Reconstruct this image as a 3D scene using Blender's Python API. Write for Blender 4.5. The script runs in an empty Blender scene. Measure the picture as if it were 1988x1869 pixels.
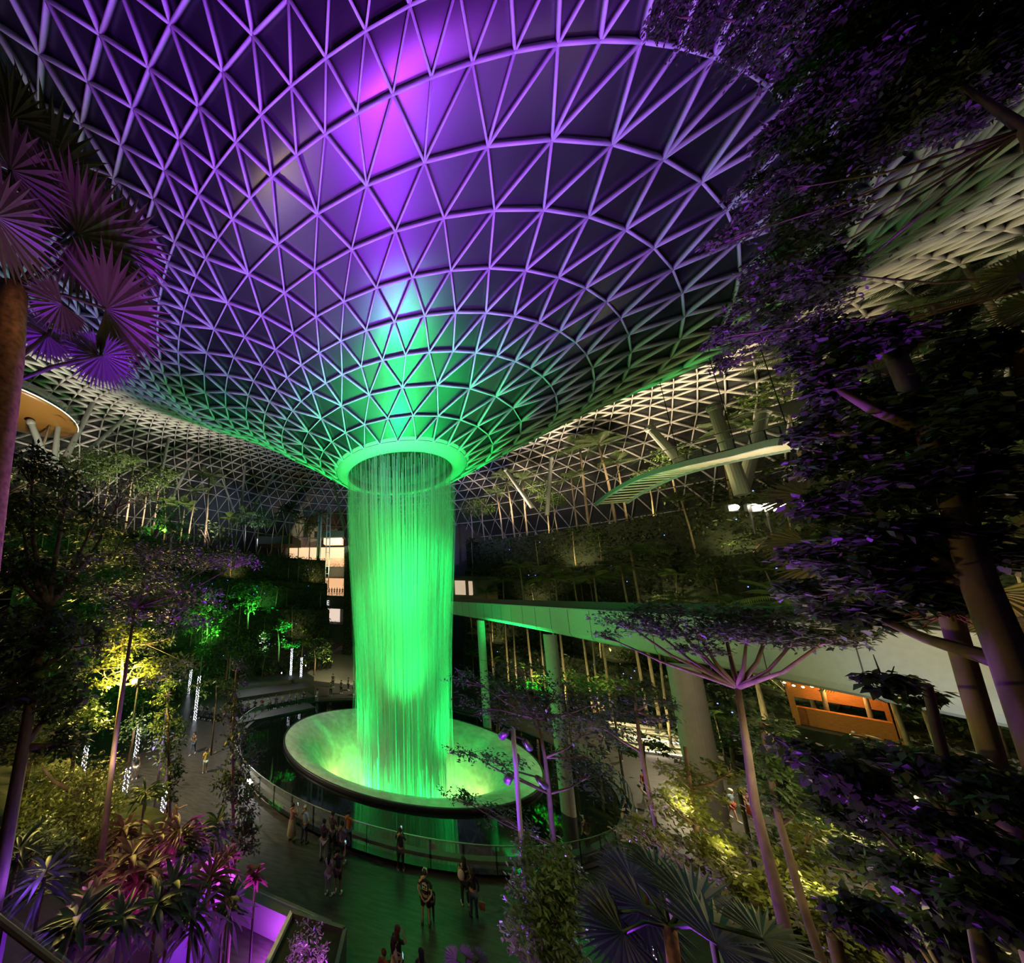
import bpy, math, random
import numpy as np
from mathutils import Vector, Matrix
# ---------------------------------------------------------------- camera, world, exposure
IW, IH = 1988, 1869
FPX, CX, CY, EYE = 550.0, 632.0, 1053.0, 12.5
_yw, _pi, _ro = (math.radians(a) for a in (-14.8, 10.45, 1.94))
FW = np.array([math.sin(_yw)*math.cos(_pi), math.cos(_yw)*math.cos(_pi), math.sin(_pi)])
_rt = np.array([math.cos(_yw), -math.sin(_yw), 0.0]); _up = np.cross(_rt, FW)
RT = _rt*math.cos(_ro)+_up*math.sin(_ro); UP = _up*math.cos(_ro)-_rt*math.sin(_ro)
scene = bpy.context.scene
COL = scene.collection
cam = bpy.data.cameras.new('camera'); camo = bpy.data.objects.new('camera', cam); COL.objects.link(camo)
cam.sensor_fit = 'HORIZONTAL'; cam.sensor_width = 36.0
cam.lens = 36.0*FPX/IW
cam.shift_x = (IW/2-CX)/IW; cam.shift_y = (CY-IH/2)/IW
cam.clip_start = 0.1; cam.clip_end = 600
camo.matrix_world = Matrix(((RT[0], UP[0], -FW[0], 0), (RT[1], UP[1], -FW[1], 0), (RT[2], UP[2], -FW[2], EYE), (0, 0, 0, 1)))
scene.camera = camo
w = bpy.data.worlds.new('night'); scene.world = w; w.use_nodes = True
w.node_tree.nodes['Background'].inputs[0].default_value = (0.10, 0.13, 0.20, 1)
w.node_tree.nodes['Background'].inputs[1].default_value = 0.012
vs = scene.view_settings
vs.view_transform = 'Standard'; vs.look = 'None'; vs.gamma = 1; vs.exposure = 0.0; vs.use_curve_mapping = False
cy = scene.cycles
cy.use_denoising = True; cy.max_bounces = 5; cy.transparent_max_bounces = 18; cy.use_adaptive_sampling = True; cy.adaptive_threshold = 0.03; cy.diffuse_bounces = 2; cy.glossy_bounces = 3
cy.transmission_bounces = 4; cy.caustics_reflective = False; cy.caustics_refractive = False; cy.sample_clamp_indirect = 4.0
cy.use_light_tree = True

GREEN = (0.006, 1.0, 0.15); PURPLE = (0.42, 0.05, 1.0); WARM = (1.0, 0.74, 0.42); COOL = (0.55, 0.66, 1.0)
def aim(o, target):
    d = Vector(target)-Vector(o.location); o.rotation_euler = d.to_track_quat('-Z', 'Y').to_euler()
def spot(name, loc, target, color, watts, cone=60, blend=0.6, radius=0.15):
    l = bpy.data.lights.new(name, 'SPOT'); l.color = color; l.energy = watts; l.spot_size = math.radians(cone)
    l.spot_blend = blend; l.shadow_soft_size = radius
    o = bpy.data.objects.new(name, l); COL.objects.link(o); o.location = loc; aim(o, target); return o
def lamp(name, loc, color, watts, radius=0.15):
    l = bpy.data.lights.new(name, 'POINT'); l.color = color; l.energy = watts; l.shadow_soft_size = radius
    o = bpy.data.objects.new(name, l); COL.objects.link(o); o.location = loc; return o
def ray(px, py):
    return FW+RT*(px-CX)/FPX-UP*(py-CY)/FPX
def onz(px, py, z=0.0):                      # point of the plane at height z seen at (px, py)
    d = ray(px, py); t = (z-EYE)/d[2]; return np.array([d[0]*t, d[1]*t, z])
def far(px, py, dist):                       # point at a horizontal distance
    d = ray(px, py); t = dist/math.hypot(d[0], d[1]); return np.array([d[0]*t, d[1]*t, EYE+d[2]*t])
AX, AY = 0.0, 26.9; SC = 26.9/29                           # axis of the waterfall
def pol(R, deg, z=0.0):                      # around the axis, 0 = towards the camera, positive = right
    a = math.radians(deg); return np.array([AX+R*math.sin(a), AY-R*math.cos(a), z])
# ---------------------------------------------------------------- lights
def outward(name, p, c, e, cone=130, up=.55):   # small uplight turned away from the pool
    p = np.array(p); v = np.array([p[0]-AX, p[1]-AY, 0]); v /= np.linalg.norm(v)+1e-6
    return spot(name, tuple(p), tuple(p+v+np.array([0, 0, up])), c, e, cone, .8, .12)
spot('waterfall_floodlight', (0.8, 18.2, 0.5), (AX, AY-3, 12.0), GREEN, 7500, 46, .9)
for k, w_ in ((62, 1), (140, 1), (220, 1), (298, 1)):          # floodlights on the bowl rim washing the falling water
    a = math.radians(k); spot('waterfall_floodlight', (.1+8.6*math.sin(a), 27.1-6.3*math.cos(a), 0.7), (AX, AY, 10.0), GREEN, 3000*w_, 105, .9)
spot('ring_floodlight', (0.3, 19.2, 0.6), (0, 20.2, 25), GREEN, 64000, 40, 1.0, .5)
for k in (-105, 105, 180):
    spot('ring_floodlight', pol(10.5, k, 0.6), pol(10, k, 26), GREEN, 34000, 66, 1.0, .3)
spot('bowl_downlight', (1.2, 25.5, 24.2), (0.5, 27, 0), GREEN, 36000, 52, .8, .5)
for k in (-75, 60, 95):
    a = math.radians(k); lamp('bowl_glow_lamp', (.1+5.2*math.sin(a), 27.1-3.0*math.cos(a), -3.2), (1, .70, .26), 170, .25)
for k in (-30, 20, 150, -140): 
    a = math.radians(k); lamp('bowl_green_lamp', (.1+4.0*math.sin(a), 27.1-1.8*math.cos(a), -2.2), GREEN, 800, .25)
spot('purple_floodlight', (-1.4, 8.0, .6), (-2.2, 7, 30), (.34, .03, 1), 34000, 86, 1.0, .7)
spot('purple_floodlight', (-1.3, 14.6, .3), (-1.6, 11, 29), (.30, .02, 1), 17000, 50, 1.0, .6)
spot('purple_floodlight', (1.2, 3.6, 1.0), (0, 10.5, 30), PURPLE, 15000, 56, 1.0, .6)
spot('purple_floodlight', (-12.5, 13.5, .5), (-15, 14, 30), (.40, .27, 1), 12000, 64, 1.0, .5)
spot('purple_floodlight', (3.2, 9.0, .5), (6, 9.5, 30), (.40, .20, 1), 11000, 58, 1.0, .5)
spot('bridge_floodlight', (3.0, 18.5, .5), (10.0, 22, 11.3), GREEN, 1300, 60, 1.0, .3)
# warm and cool fill lights added to brighten the outer roof
for deg, R, z, c, e in ((118, 30, 25, WARM, 30000), (95, 32, 25, WARM, 2600), (72, 32, 25.5, (1, .85, .62), 1300), (145, 31, 25, WARM, 26000), (-70, 30, 21, (1, .80, .60), 7500), (-95, 31, 21, (1, .82, .62), 12000), (-112, 31, 21, (1, .84, .68), 9000), (-130, 34, 22, COOL, 3500), (-160, 34, 22, COOL, 3000), (170, 33, 23, COOL, 3000), (50, 30, 20, (1, .85, .6), 1400)):
    spot('roof_fill_light', pol(R, deg, z), pol(R+(12 if deg < 0 else 5), deg, z+14), c, e, 120, 1.0, .4)
# lights among the planting
YG = (1, .80, .30)
for px, py, d, c, e in ((430, 1225, 25, (.15, 1, .12), 260), (500, 1190, 29, (.1, 1, .15), 240), (560, 1250, 32, (.15, 1, .2), 220), (400, 1285, 24, (.15, 1, .12), 120), (322, 1030, 25, (.3, 1, .1), 160), (540, 1175, 33, (.3, 1, .1), 120),
                        (220, 1210, 11, YG, 60), (110, 1540, 8.2, YG, 16), (210, 1480, 8.2, YG, 26), (640, 1290, 34, (1, .8, .35), 220), (100, 1230, 16, WARM, 60), (640, 1100, 62, WARM, 500),
                        (1330, 1560, 9.6, YG, 34), (60, 520, 4.3, (1, .6, .3), 5), (1400, 1640, 9.4, YG, 26), (1620, 1560, 9.5, YG, 40), (1700, 1500, 12, YG, 60), (1560, 1700, 8.2, YG, 24), (1760, 1640, 8, YG, 24), (1900, 1560, 8, YG, 20), (1560, 1500, 7.0, (1, .9, .55), 26), (1060, 1640, 7.2, YG, 14), (1030, 1790, 6.6, YG, 12), (1600, 1720, 5.2, YG, 9), (1790, 1500, 6.4, YG, 16), (1850, 1660, 6.2, YG, 12),  # the warm one beside the left fan palm is added fill
                        (1010, 1300, 32, YG, 260), (1130, 1300, 28, YG, 200), (1200, 1120, 30, YG, 200), (1330, 1080, 26, YG, 200), (1430, 1130, 24, YG, 160), (1270, 1200, 24, YG, 140), (1060, 1010, 48, (1, .8, .4), 500), (1300, 940, 40, YG, 240),
                        (940, 1000, 54, (.4, .45, 1), 260), (880, 990, 56, (.3, .2, 1), 260), (1680, 1080, 14, WARM, 60), (1770, 1190, 12, (1, .75, .5), 70), (1940, 1120, 7.4, (1, .7, .25), 14), (1930, 1000, 8, (1, .85, .4), 12), (1850, 1240, 6.9, (1, .45, .12), 14), (1540, 640, 6.4, (.5, .2, 1), 5)):
    p = far(px, py, d); (outward('garden_and_fill_light', p, c, e*(7.0 if c[0] < .5 else 4.0), 160, .3) if d > 20 else lamp('garden_and_fill_light', tuple(p), c, e, .12))
for px, py, d, e in ((330, 1700, 7.6, 30), (240, 1760, 6.4, 16), (420, 1720, 8.4, 24), (160, 1700, 7.0, 9), (450, 1640, 10.6, 22)):
    lamp('magenta_uplight', tuple(far(px, py, d)+np.array([0, 0, .05])), (.75, .04, .85), e*.9, .1)
lamp('violet_uplight', tuple(far(60, 1700, 6.4)), (.25, .06, 1), 22, .1)
# fill lights added to brighten the plaza floor
spot('plaza_fill_light', (-17, 16, 8.5), (-13, 19, 0), (1, .80, .55), 6500, 95, 1.0, .3); spot('plaza_fill_light', (22, 22, 9), (18, 24, 0), (1, .80, .52), 8000, 84, 1.0, .3)
spot('plaza_fill_light', (-16, 32, 8), (-14, 29, 0), (.9, .85, .9), 3500, 110, 1.0, .3); spot('plaza_fill_light', (24, 36, 8), (20, 34, 0), (1, .82, .5), 7000, 90, 1.0, .3)
spot('plaza_fill_light', (-4, 41, 7), (-7, 44, 0), (1, .9, .6), 3500, 120, 1.0, .3)
spot('bridge_fill_light', (8.2, 8.0, 9.2), (11.6, 9.0, 11.2), (.62, .76, 1), 260, 75, 1.0, .3)  # cool fill added to brighten the right part of the beam
spot('violet_tree_light', tuple(far(1330, 1700, 6.4)), tuple(far(1430, 1300, 7.6)), PURPLE, 34, 40, .8, .1)
spot('violet_tree_light', tuple(far(250, 1560, 8)), tuple(far(300, 1120, 9.2)), (.3, .04, 1), 240, 90, .8, .1)
for deg, t_, e in ((70, 1, 160), (80, 2, 200), (90, 3, 260), (100, 1, 240), (108, 3, 300), (116, 2, 260), (124, 1, 200), (132, 3, 260), (140, 2, 200), (150, 1, 160), (96, 4, 400), (120, 4, 400), (140, 4, 300), (78, 4, 300)):
    outward('tier_fill_light', pol(27.5+2.6*t_-2.3, deg, 6.0*t_+.5), (1, .82, .34), e*2.4)  # fill lights added so the right hillside plants show
for deg, t_, c, e in ((-80, 1, YG, 160), (-88, 3, YG, 200), (-100, 2, YG, 160), (-112, 1, (.2, 1, .15), 240), (-122, 3, YG, 200), (-132, 2, (.2, 1, .15), 240), (-142, 1, YG, 160), (-150, 3, YG, 160), (-105, 4, YG, 240)):
    outward('tier_fill_light', pol(26.5+2.6*t_-2.3, deg, 5.0*t_+.5), c, e*2.4)  # the same added fill for the left hillside
for k in range(9):
    outward('palm_uplight', pol(23.2, 92+6.5*k, .6), (1, .84, .34), 900, 110, 1.3)

# ---------------------------------------------------------------- materials
MATS = {}
def mat(name, color, rough=0.6, metal=0.0, emit=None, estr=0.0, var=0.0, scale=3.0, spec=0.5, translucent=0.0, bump=0.0, stretch=None, color2=None):
    if name in MATS: return MATS[name]
    m = bpy.data.materials.new(name); m.use_nodes = True; nt = m.node_tree; b = nt.nodes['Principled BSDF']
    b.inputs['Base Color'].default_value = (*color, 1); b.inputs['Roughness'].default_value = rough
    b.inputs['Metallic'].default_value = metal; b.inputs['Specular IOR Level'].default_value = spec
    if emit: b.inputs['Emission Color'].default_value = (*emit, 1); b.inputs['Emission Strength'].default_value = estr
    if var or color2 or bump:
        tc = nt.nodes.new('ShaderNodeTexCoord'); mp = nt.nodes.new('ShaderNodeMapping'); nz = nt.nodes.new('ShaderNodeTexNoise')
        nz.inputs['Scale'].default_value = scale; nz.inputs['Detail'].default_value = 5
        if stretch: mp.inputs['Scale'].default_value = stretch
        nt.links.new(tc.outputs['Object'], mp.inputs[0]); nt.links.new(mp.outputs[0], nz.inputs['Vector'])
        if var or color2:
            cr = nt.nodes.new('ShaderNodeValToRGB'); cr.color_ramp.elements[0].position = 0.3; cr.color_ramp.elements[1].position = 0.7
            lo = color2 if color2 else tuple(c*(1-var) for c in color); hi = color if color2 else tuple(min(1, c*(1+var)) for c in color)
            cr.color_ramp.elements[0].color = (*lo, 1); cr.color_ramp.elements[1].color = (*hi, 1)
            nt.links.new(nz.outputs['Fac'], cr.inputs[0]); nt.links.new(cr.outputs[0], b.inputs['Base Color'])
        if bump:
            bp = nt.nodes.new('ShaderNodeBump'); bp.inputs['Strength'].default_value = bump
            nt.links.new(nz.outputs['Fac'], bp.inputs['Height']); nt.links.new(bp.outputs[0], b.inputs['Normal'])
    if translucent:
        tr = nt.nodes.new('ShaderNodeBsdfTranslucent'); mx = nt.nodes.new('ShaderNodeMixShader'); mx.inputs[0].default_value = translucent
        out = nt.nodes['Material Output']
        src = b.inputs['Base Color']
        if src.is_linked: nt.links.new(src.links[0].from_socket, tr.inputs[0])
        else: tr.inputs[0].default_value = (*color, 1)
        nt.links.new(b.outputs[0], mx.inputs[1]); nt.links.new(tr.outputs[0], mx.inputs[2]); nt.links.new(mx.outputs[0], out.inputs[0])
    MATS[name] = m; return m
def see_through(name, color, alpha, rough=0.1):
    if name in MATS: return MATS[name]
    m = bpy.data.materials.new(name); m.use_nodes = True; nt = m.node_tree; b = nt.nodes['Principled BSDF']
    b.inputs['Base Color'].default_value = (*color, 1); b.inputs['Roughness'].default_value = rough
    b.inputs['Alpha'].default_value = alpha; MATS[name] = m; return m

# ---------------------------------------------------------------- mesh helpers
def mesh(name, V, Fc, m=None, parent=None, smooth=False):
    V = np.asarray(V, dtype=np.float32).reshape(-1, 3); me = bpy.data.meshes.new(name)
    if isinstance(Fc, np.ndarray):
        n, k = Fc.shape
        me.vertices.add(len(V)); me.vertices.foreach_set('co', V.ravel())
        me.loops.add(n*k); me.loops.foreach_set('vertex_index', Fc.ravel().astype(np.int32))
        me.polygons.add(n); me.polygons.foreach_set('loop_start', np.arange(0, n*k, k, dtype=np.int32))
        me.polygons.foreach_set('loop_total', np.full(n, k, dtype=np.int32))
        me.update(calc_edges=True)
    else:
        me.from_pydata([tuple(map(float, v)) for v in V], [], Fc); me.update()
    if smooth: me.polygons.foreach_set('use_smooth', np.ones(len(me.polygons), dtype=bool))
    if m: me.materials.append(m)
    o = bpy.data.objects.new(name, me); COL.objects.link(o)
    if parent: o.parent = parent
    return o
def tag(o, label=None, cat=None, group=None, kind=None):
    if label: o['label'] = label
    if cat: o['category'] = cat
    if group: o['group'] = group
    if kind: o['kind'] = kind
    return o
def empty(name, loc=(0, 0, 0), rz=0.0, label=None, cat=None, group=None, kind=None):
    o = bpy.data.objects.new(name, None); COL.objects.link(o); o.empty_display_size = 0.2
    o.location = loc; o.rotation_euler = (0, 0, rz); return tag(o, label, cat, group, kind)
def copy_tree(o, parent=None):
    c = o.copy(); COL.objects.link(c)
    if parent: c.parent = parent
    for k in list(o.children): copy_tree(k, c)
    return c
class MB:                                    # collects shapes, builds ONE mesh
    def __init__(s): s.v = []; s.f = []; s.n = 0
    def add(s, V, F):
        V = np.asarray(V, float).reshape(-1, 3); s.v.append(V); s.f += [tuple(i+s.n for i in f) for f in F]; s.n += len(V); return s
    def box(s, c, d, rz=0.0, tilt=None):
        x, y, z = (a/2 for a in d); P = np.array([(i*x, j*y, k*z) for k in (-1, 1) for j in (-1, 1) for i in (-1, 1)])
        ca, sa = math.cos(rz), math.sin(rz); P = P@np.array([[ca, sa, 0], [-sa, ca, 0], [0, 0, 1]])
        return s.add(P+np.array(c), [(0, 2, 3, 1), (4, 5, 7, 6), (0, 1, 5, 4), (2, 6, 7, 3), (0, 4, 6, 2), (1, 3, 7, 5)])
    def bar(s, a, b, w, h=None, up=(0, 0, 1)):
        a, b = np.array(a, float), np.array(b, float); h = h or w; d = b-a; L = np.linalg.norm(d)
        if L < 1e-6: return s
        d /= L; u = np.array(up, float); sd = np.cross(d, u); n = np.linalg.norm(sd)
        if n < 1e-4: sd = np.cross(d, (1, 0, 0)); n = np.linalg.norm(sd)
        sd /= n; u = np.cross(sd, d)
        P = [p+sd*i*w/2+u*j*h/2 for p in (a, b) for j in (-1, 1) for i in (-1, 1)]
        return s.add(P, [(0, 2, 3, 1), (4, 5, 7, 6), (0, 1, 5, 4), (2, 6, 7, 3), (0, 4, 6, 2), (1, 3, 7, 5)])
    def tube(s, pts, r, n=8, cap=True):
        pts = [np.array(p, float) for p in pts]; k = len(pts); rr = [r]*k if np.isscalar(r) else list(r)
        V = []; prev = None
        for i, p in enumerate(pts):
            d = pts[min(i+1, k-1)]-pts[max(i-1, 0)]; d /= (np.linalg.norm(d)+1e-9)
            if prev is None:
                a = np.cross(d, (0, 0, 1)) if abs(d[2]) < .9 else np.cross(d, (1, 0, 0))
            else: a = prev-d*np.dot(prev, d)
            a /= (np.linalg.norm(a)+1e-9); prev = a; b = np.cross(d, a)
            for j in range(n):
                t = 2*math.pi*j/n; V.append(p+(a*math.cos(t)+b*math.sin(t))*rr[i])
        F = [(i*n+j, i*n+(j+1) % n, (i+1)*n+(j+1) % n, (i+1)*n+j) for i in range(k-1) for j in range(n)]
        if cap: F += [tuple(range(n-1, -1, -1)), tuple((k-1)*n+j for j in range(n))]
        return s.add(V, F)
    def lathe(s, prof, n=64, c=(0, 0, 0), a0=0, a1=360, close=False, sq=0.0, rot=0.0):   # sq: radii lose this much in depth
        full = abs(a1-a0-360) < 1e-6; m = n if full else n+1
        A = np.radians(a0+(a1-a0)*np.arange(m)/n); P = np.array(prof, float); k = len(P)
        cr, sr = math.cos(rot), math.sin(rot); X = [(r*np.sin(A), -(r-sq)*np.cos(A), z) for r, z in P]
        V = np.stack([np.stack([c[0]+x*cr-y*sr, c[1]+x*sr+y*cr, c[2]+z+0*A], -1) for x, y, z in X], 0).reshape(-1, 3)
        F = []
        for i in range(k if close else k-1):
            i2 = (i+1) % k
            for j in range(n): j2 = (j+1) % m; F.append((i*m+j, i*m+j2, i2*m+j2, i2*m+j))
        return s.add(V, F)
    def ball(s, c, r, n=10, k=6, sq=(1, 1, 1)):
        prof = [(math.sin(math.pi*i/k), -math.cos(math.pi*i/k)) for i in range(k+1)]
        V = []
        for q, z in prof:
            for j in range(n): t = 2*math.pi*j/n; V.append((c[0]+r*sq[0]*q*math.cos(t), c[1]+r*sq[1]*q*math.sin(t), c[2]+r*sq[2]*z))
        return s.add(V, [(i*n+j, i*n+(j+1) % n, (i+1)*n+(j+1) % n, (i+1)*n+j) for i in range(k) for j in range(n)])
    def build(s, name, m=None, parent=None, smooth=False):
        V = np.concatenate(s.v) if s.v else np.zeros((0, 3)); return mesh(name, V, s.f, m, parent, smooth)

M_STEEL = mat('white_painted_steel', (0.60, 0.60, 0.62), 0.45)
M_DECK = mat('dark_wet_stone_deck', (0.045, 0.042, 0.038), 0.33, var=0.5, scale=1.5, stretch=(1, 6, 1), bump=0.08)
M_CONC = mat('pale_concrete', (0.42, 0.42, 0.40), 0.6, var=0.08, scale=4)
M_DARK = mat('dark_metal', (0.03, 0.03, 0.035), 0.4)
M_GLASSRAIL = see_through('rail_glass', (0.75, 0.85, 0.85), 0.10, 0.05)

# ---------------------------------------------------------------- the roof shell
RR = [6.57, 8.53, 10.59, 12.82, 14.8, 16.52, 18.5, 20.24, 22.09, 23.38, 24.51, 25.77, 26.88, 28.08]
ZN = [25.2, 26.18, 27.06, 27.58, 28.11, 28.68, 28.95, 29.2, 29.3, 29.6, 30.2, 30.73, 31.35, 31.9]
OX = [0, .2, .35, .53, .71, .82, 1.03, 1.12, 1.19, 1.13, 1.02, .71, .38, .1]
KR = RR+[31, 34, 38, 43, 48, 53, 57, 60, 62]
KN = ZN+[33.0, 33.8, 34.2, 33.6, 31.5, 27.5, 22.0, 15.0, 6.0]
KF = [25.2, 26.4, 27.9, 29.4, 31.0, 32.3, 33.8, 35.2, 36.7, 37.6, 38.3, 39.0, 39.7, 40.4, 41.8, 42.9, 43.6, 43.2, 40.8, 36.0, 29.0, 20.0, 9.0]
RR = [r*SC for r in RR]; OX = [o*SC for o in OX]; KR = [r*SC for r in KR]
KN = [EYE+(z-EYE)*SC for z in KN]; KF = [EYE+(z-EYE)*SC for z in KF]
def roof_pt(R, th):                          # th in radians, 0 = towards the camera
    a = abs((th+math.pi) % (2*math.pi)-math.pi); t = min(1, max(0, (a-math.radians(60))/math.radians(70))); t = t*t*(3-2*t)
    z = np.interp(R, KR, KN)*(1-t)+np.interp(R, KR, KF)*t
    ox = np.interp(R, RR+[40], OX+[0])
    return np.array([AX+ox+R*math.sin(th), AY-R*math.cos(th), z])
def build_roof():
    rows = []                                # (R, count, phase)
    for i, R in enumerate(RR):
        n = 28 if i < 3 else 56 if i < 8 else 112
        rows.append([R, n])
    R = RR[-1]
    while R < 61.5*SC:
        R += 0.86*2*math.pi*R/112*(1 if R < 43 else 0.8); rows.append([min(R, 62*SC), 112])
    a0 = math.radians(0.12); ph = 0.0
    G = []                                   # grid of points with unit = one step of its row
    u28 = 2*math.pi/28
    phase = {0: 0, 1: .5, 2: 0, 3: 0, 4: .25, 5: 0, 6: .25, 7: 0, 8: 0}
    off = 0.0
    for i, (R, n) in enumerate(rows):
        if i in phase: off = phase[i]
        else: off = 0.125 if off == 0.0 else 0.0
        G.append([roof_pt(R, a0+u28*off+2*math.pi*j/n) for j in range(n)])
        rows[i].append(off)
    idx = []; k = 0
    for g in G: idx.append(k); k += len(g)
    P = np.array([p for g in G for p in g])
    E = []; T = []
    for i, (R, n, off) in enumerate(rows):
        if i > 0:
            for j in range(n): E.append((idx[i]+j, idx[i]+(j+1) % n))
        if i+1 < len(rows):
            n2, off2 = rows[i+1][1], rows[i+1][2]
            st, st2 = 28/n, 28/n2
            for j in range(n2):
                x = off2+j*st2               # position in 28ths
                q = (x-off)/st
                lo = math.floor(q+1e-6); fr = q-lo
                b = idx[i+1]+j; b2 = idx[i+1]+(j+1) % n2
                if n2 == n:
                    E.append((idx[i]+lo % n, b)); E.append((idx[i]+(lo+1) % n, b))
                    T.append((idx[i]+lo % n, idx[i]+(lo+1) % n, b)); T.append((b, idx[i]+(lo+1) % n, b2))
                else:
                    if fr < .25: E.append((idx[i]+lo % n, b)); T.append((idx[i]+lo % n, b2, b))
                    else:
                        E.append((idx[i]+lo % n, b)); E.append((idx[i]+(lo+1) % n, b))
                        T.append((idx[i]+lo % n, idx[i]+(lo+1) % n, b)); T.append((idx[i]+(lo+1) % n, b2, b))
    T = np.array(T); E = np.array(E)
    N = np.cross(P[T[:, 1]]-P[T[:, 0]], P[T[:, 2]]-P[T[:, 0]]); N[N[:, 2] < 0] *= -1      # upwards
    # near the rim the shell is vertical: point the normals away from the garden instead
    VN = np.zeros_like(P)
    for k in range(3): np.add.at(VN, T[:, k], N)
    VN /= np.linalg.norm(VN, axis=1)[:, None]+1e-9
    A, B = P[E[:, 0]], P[E[:, 1]]; D = B-A; L = np.linalg.norm(D, axis=1)[:, None]; D /= L
    U = VN[E[:, 0]]+VN[E[:, 1]]; U -= D*np.sum(U*D, 1)[:, None]; U /= np.linalg.norm(U, axis=1)[:, None]; S = np.cross(D, U)
    mid = (A+B)/2; rad = np.hypot(mid[:, 0]-AX, mid[:, 1]-AY)
    wd = np.interp(rad, [6, 15, 25, 40], [.034, .032, .030, .045])[:, None]; dp = np.interp(rad, [6, 12, 25, 45], [.22, .26, .30, .50])[:, None]
    V = np.stack([A-S*wd, A+S*wd, A+S*wd+U*dp, A-S*wd+U*dp, B-S*wd, B+S*wd, B+S*wd+U*dp, B-S*wd+U*dp], 1)
    n = len(E); base = (np.arange(n)*8)[:, None, None]
    Q = np.array([(0, 1, 5, 4), (1, 2, 6, 5), (2, 3, 7, 6), (3, 0, 4, 7), (0, 3, 2, 1), (4, 5, 6, 7)])[None]
    root = empty('ceiling', (0, 0, 0), label='domed glass roof on a triangular grid of white steel ribs', kind='structure')
    mesh('roof_rib_grid', V.reshape(-1, 3), (base+Q).reshape(-1, 4), M_STEEL, root)
    # small bolt heads on the nearest nodes
    DPV = np.interp(np.hypot(P[:, 0]-AX, P[:, 1]-AY), [6, 12, 25, 45], [.22, .26, .30, .50])[:, None]
    mesh('roof_glass', P+VN*(DPV+0.02), T.astype(int), M_ROOFGLASS, root)
    nb = MB()
    for p, nn in zip(P, VN):
        if np.hypot(p[0]-AX, p[1]-AY) < 29: nb.ball(p+nn*0.02, 0.06, 6, 2, (1, 1, .5))
    nb.build('node_cover', M_STEEL, root)
M_ROOFGLASS = mat('dark_roof_glass', (0.016, 0.018, 0.020), 0.30, spec=0.9, var=0.3, scale=.6)
build_roof()

# ---------------------------------------------------------------- ring (oculus)
ring = empty('oculus_ring', (AX, AY, 24.1), label='smooth pale steel ring at the foot of the glass funnel, water falling from it', cat='ring')
sc_ = lambda pr: [(r*SC, z*SC) for r, z in pr]
MB().lathe(sc_([(6.35, 1.15), (6.75, .95), (6.82, .7), (6.6, .42), (6.42, .38), (6.40, .34), (6.0, .12), (5.5, 0), (5.25, 0), (5.2, .08), (5.25, .9), (6.2, 1.1)]), 96, close=True).build('ring_shell', M_CONC, ring, True)
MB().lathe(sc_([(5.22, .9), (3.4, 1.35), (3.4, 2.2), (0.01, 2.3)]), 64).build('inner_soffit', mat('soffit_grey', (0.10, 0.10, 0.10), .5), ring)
MB().lathe(sc_([(6.47, .375), (6.50, .35), (6.47, .40)]), 96, close=True).build('joint', M_DARK, ring)

# ---------------------------------------------------------------- floor, pool and bowl
BC = (0.1, 27.4); BA, BQ, BROT = 10.0, 2.70, 0.15      # oval bowl: long half-axis, difference to the short one, turn
PA, PQ, PROT = 13.9, 3.8, 0.06                          # oval pool
def pool_pt(deg, dr=0.0, z=0.0):
    a = math.radians(deg); x, y = (PA+dr)*math.sin(a), -(PA-PQ+dr)*math.cos(a); c, s_ = math.cos(PROT), math.sin(PROT)
    return np.array([BC[0]+x*c-y*s_, BC[1]+x*s_+y*c, z])
def floor_with_hole():
    n = 120; P0 = np.array([pool_pt(360*i/n) for i in range(n)]); A = np.linspace(0, 2*math.pi, n, endpoint=False)
    P1 = np.stack([120*np.sin(A), 20-120*np.cos(A), 0*A], -1)
    V = np.concatenate([P0, P1]); F = np.array([(i, n+i, n+(i+1) % n, (i+1) % n) for i in range(n)])
    return mesh('floor', V, F, M_DECK)
tag(floor_with_hole(), 'dark wet plank-patterned plaza floor', kind='structure')
M_POOLWATER = mat('black_pool_water', (0.004, 0.006, 0.006), 0.04, spec=0.8)
nt = M_POOLWATER.node_tree; nz = nt.nodes.new('ShaderNodeTexNoise'); nz.inputs['Scale'].default_value = 2.5; bp = nt.nodes.new('ShaderNodeBump'); bp.inputs['Strength'].default_value = 0.06
nt.links.new(nz.outputs['Fac'], bp.inputs['Height']); nt.links.new(bp.outputs[0], nt.nodes['Principled BSDF'].inputs['Normal'])
po = empty('reflecting_pool', (0, 0, 0), label='oval black pool of still water around the glowing funnel', cat='pool')
MB().lathe([(BA+.1, .22), (12, .22), (PA, .22)], 120, (BC[0], BC[1], 0), sq=BQ+.2, rot=.1).build('water_surface', M_POOLWATER, po)
MB().lathe([(PA-.05, 0.30), (PA-.05, -.1), (PA+.25, -.1), (PA+.25, 0.30), (PA-.05, 0.30)], 120, (BC[0], BC[1], 0), sq=PQ, rot=PROT).build('pool_edge', M_DARK, po)
bw = empty('water_funnel', (BC[0], BC[1], 0), label='wide oval funnel glowing green and gold below the waterfall', cat='funnel')
M_BOWL = mat('wet_milky_acrylic', (0.62, 0.66, 0.58), 0.25, var=0.2, scale=2.0, bump=0.35)
bprof = [(10.0-4.6*(1-(1-t)**1.6), 0.45-6.3*t**1.9-0.25*t) for t in np.linspace(0, 1, 26)]
MB().lathe(bprof, 128, sq=BQ, rot=BROT).build('funnel_wall', M_BOWL, bw, True)
MB().lathe([(10.0, .45), (10.02, .49), (10.10, .49), (10.13, .44), (10.13, .1), (10.0, .1)], 128, sq=BQ, rot=BROT).build('rim', M_DARK, bw, True)
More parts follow.
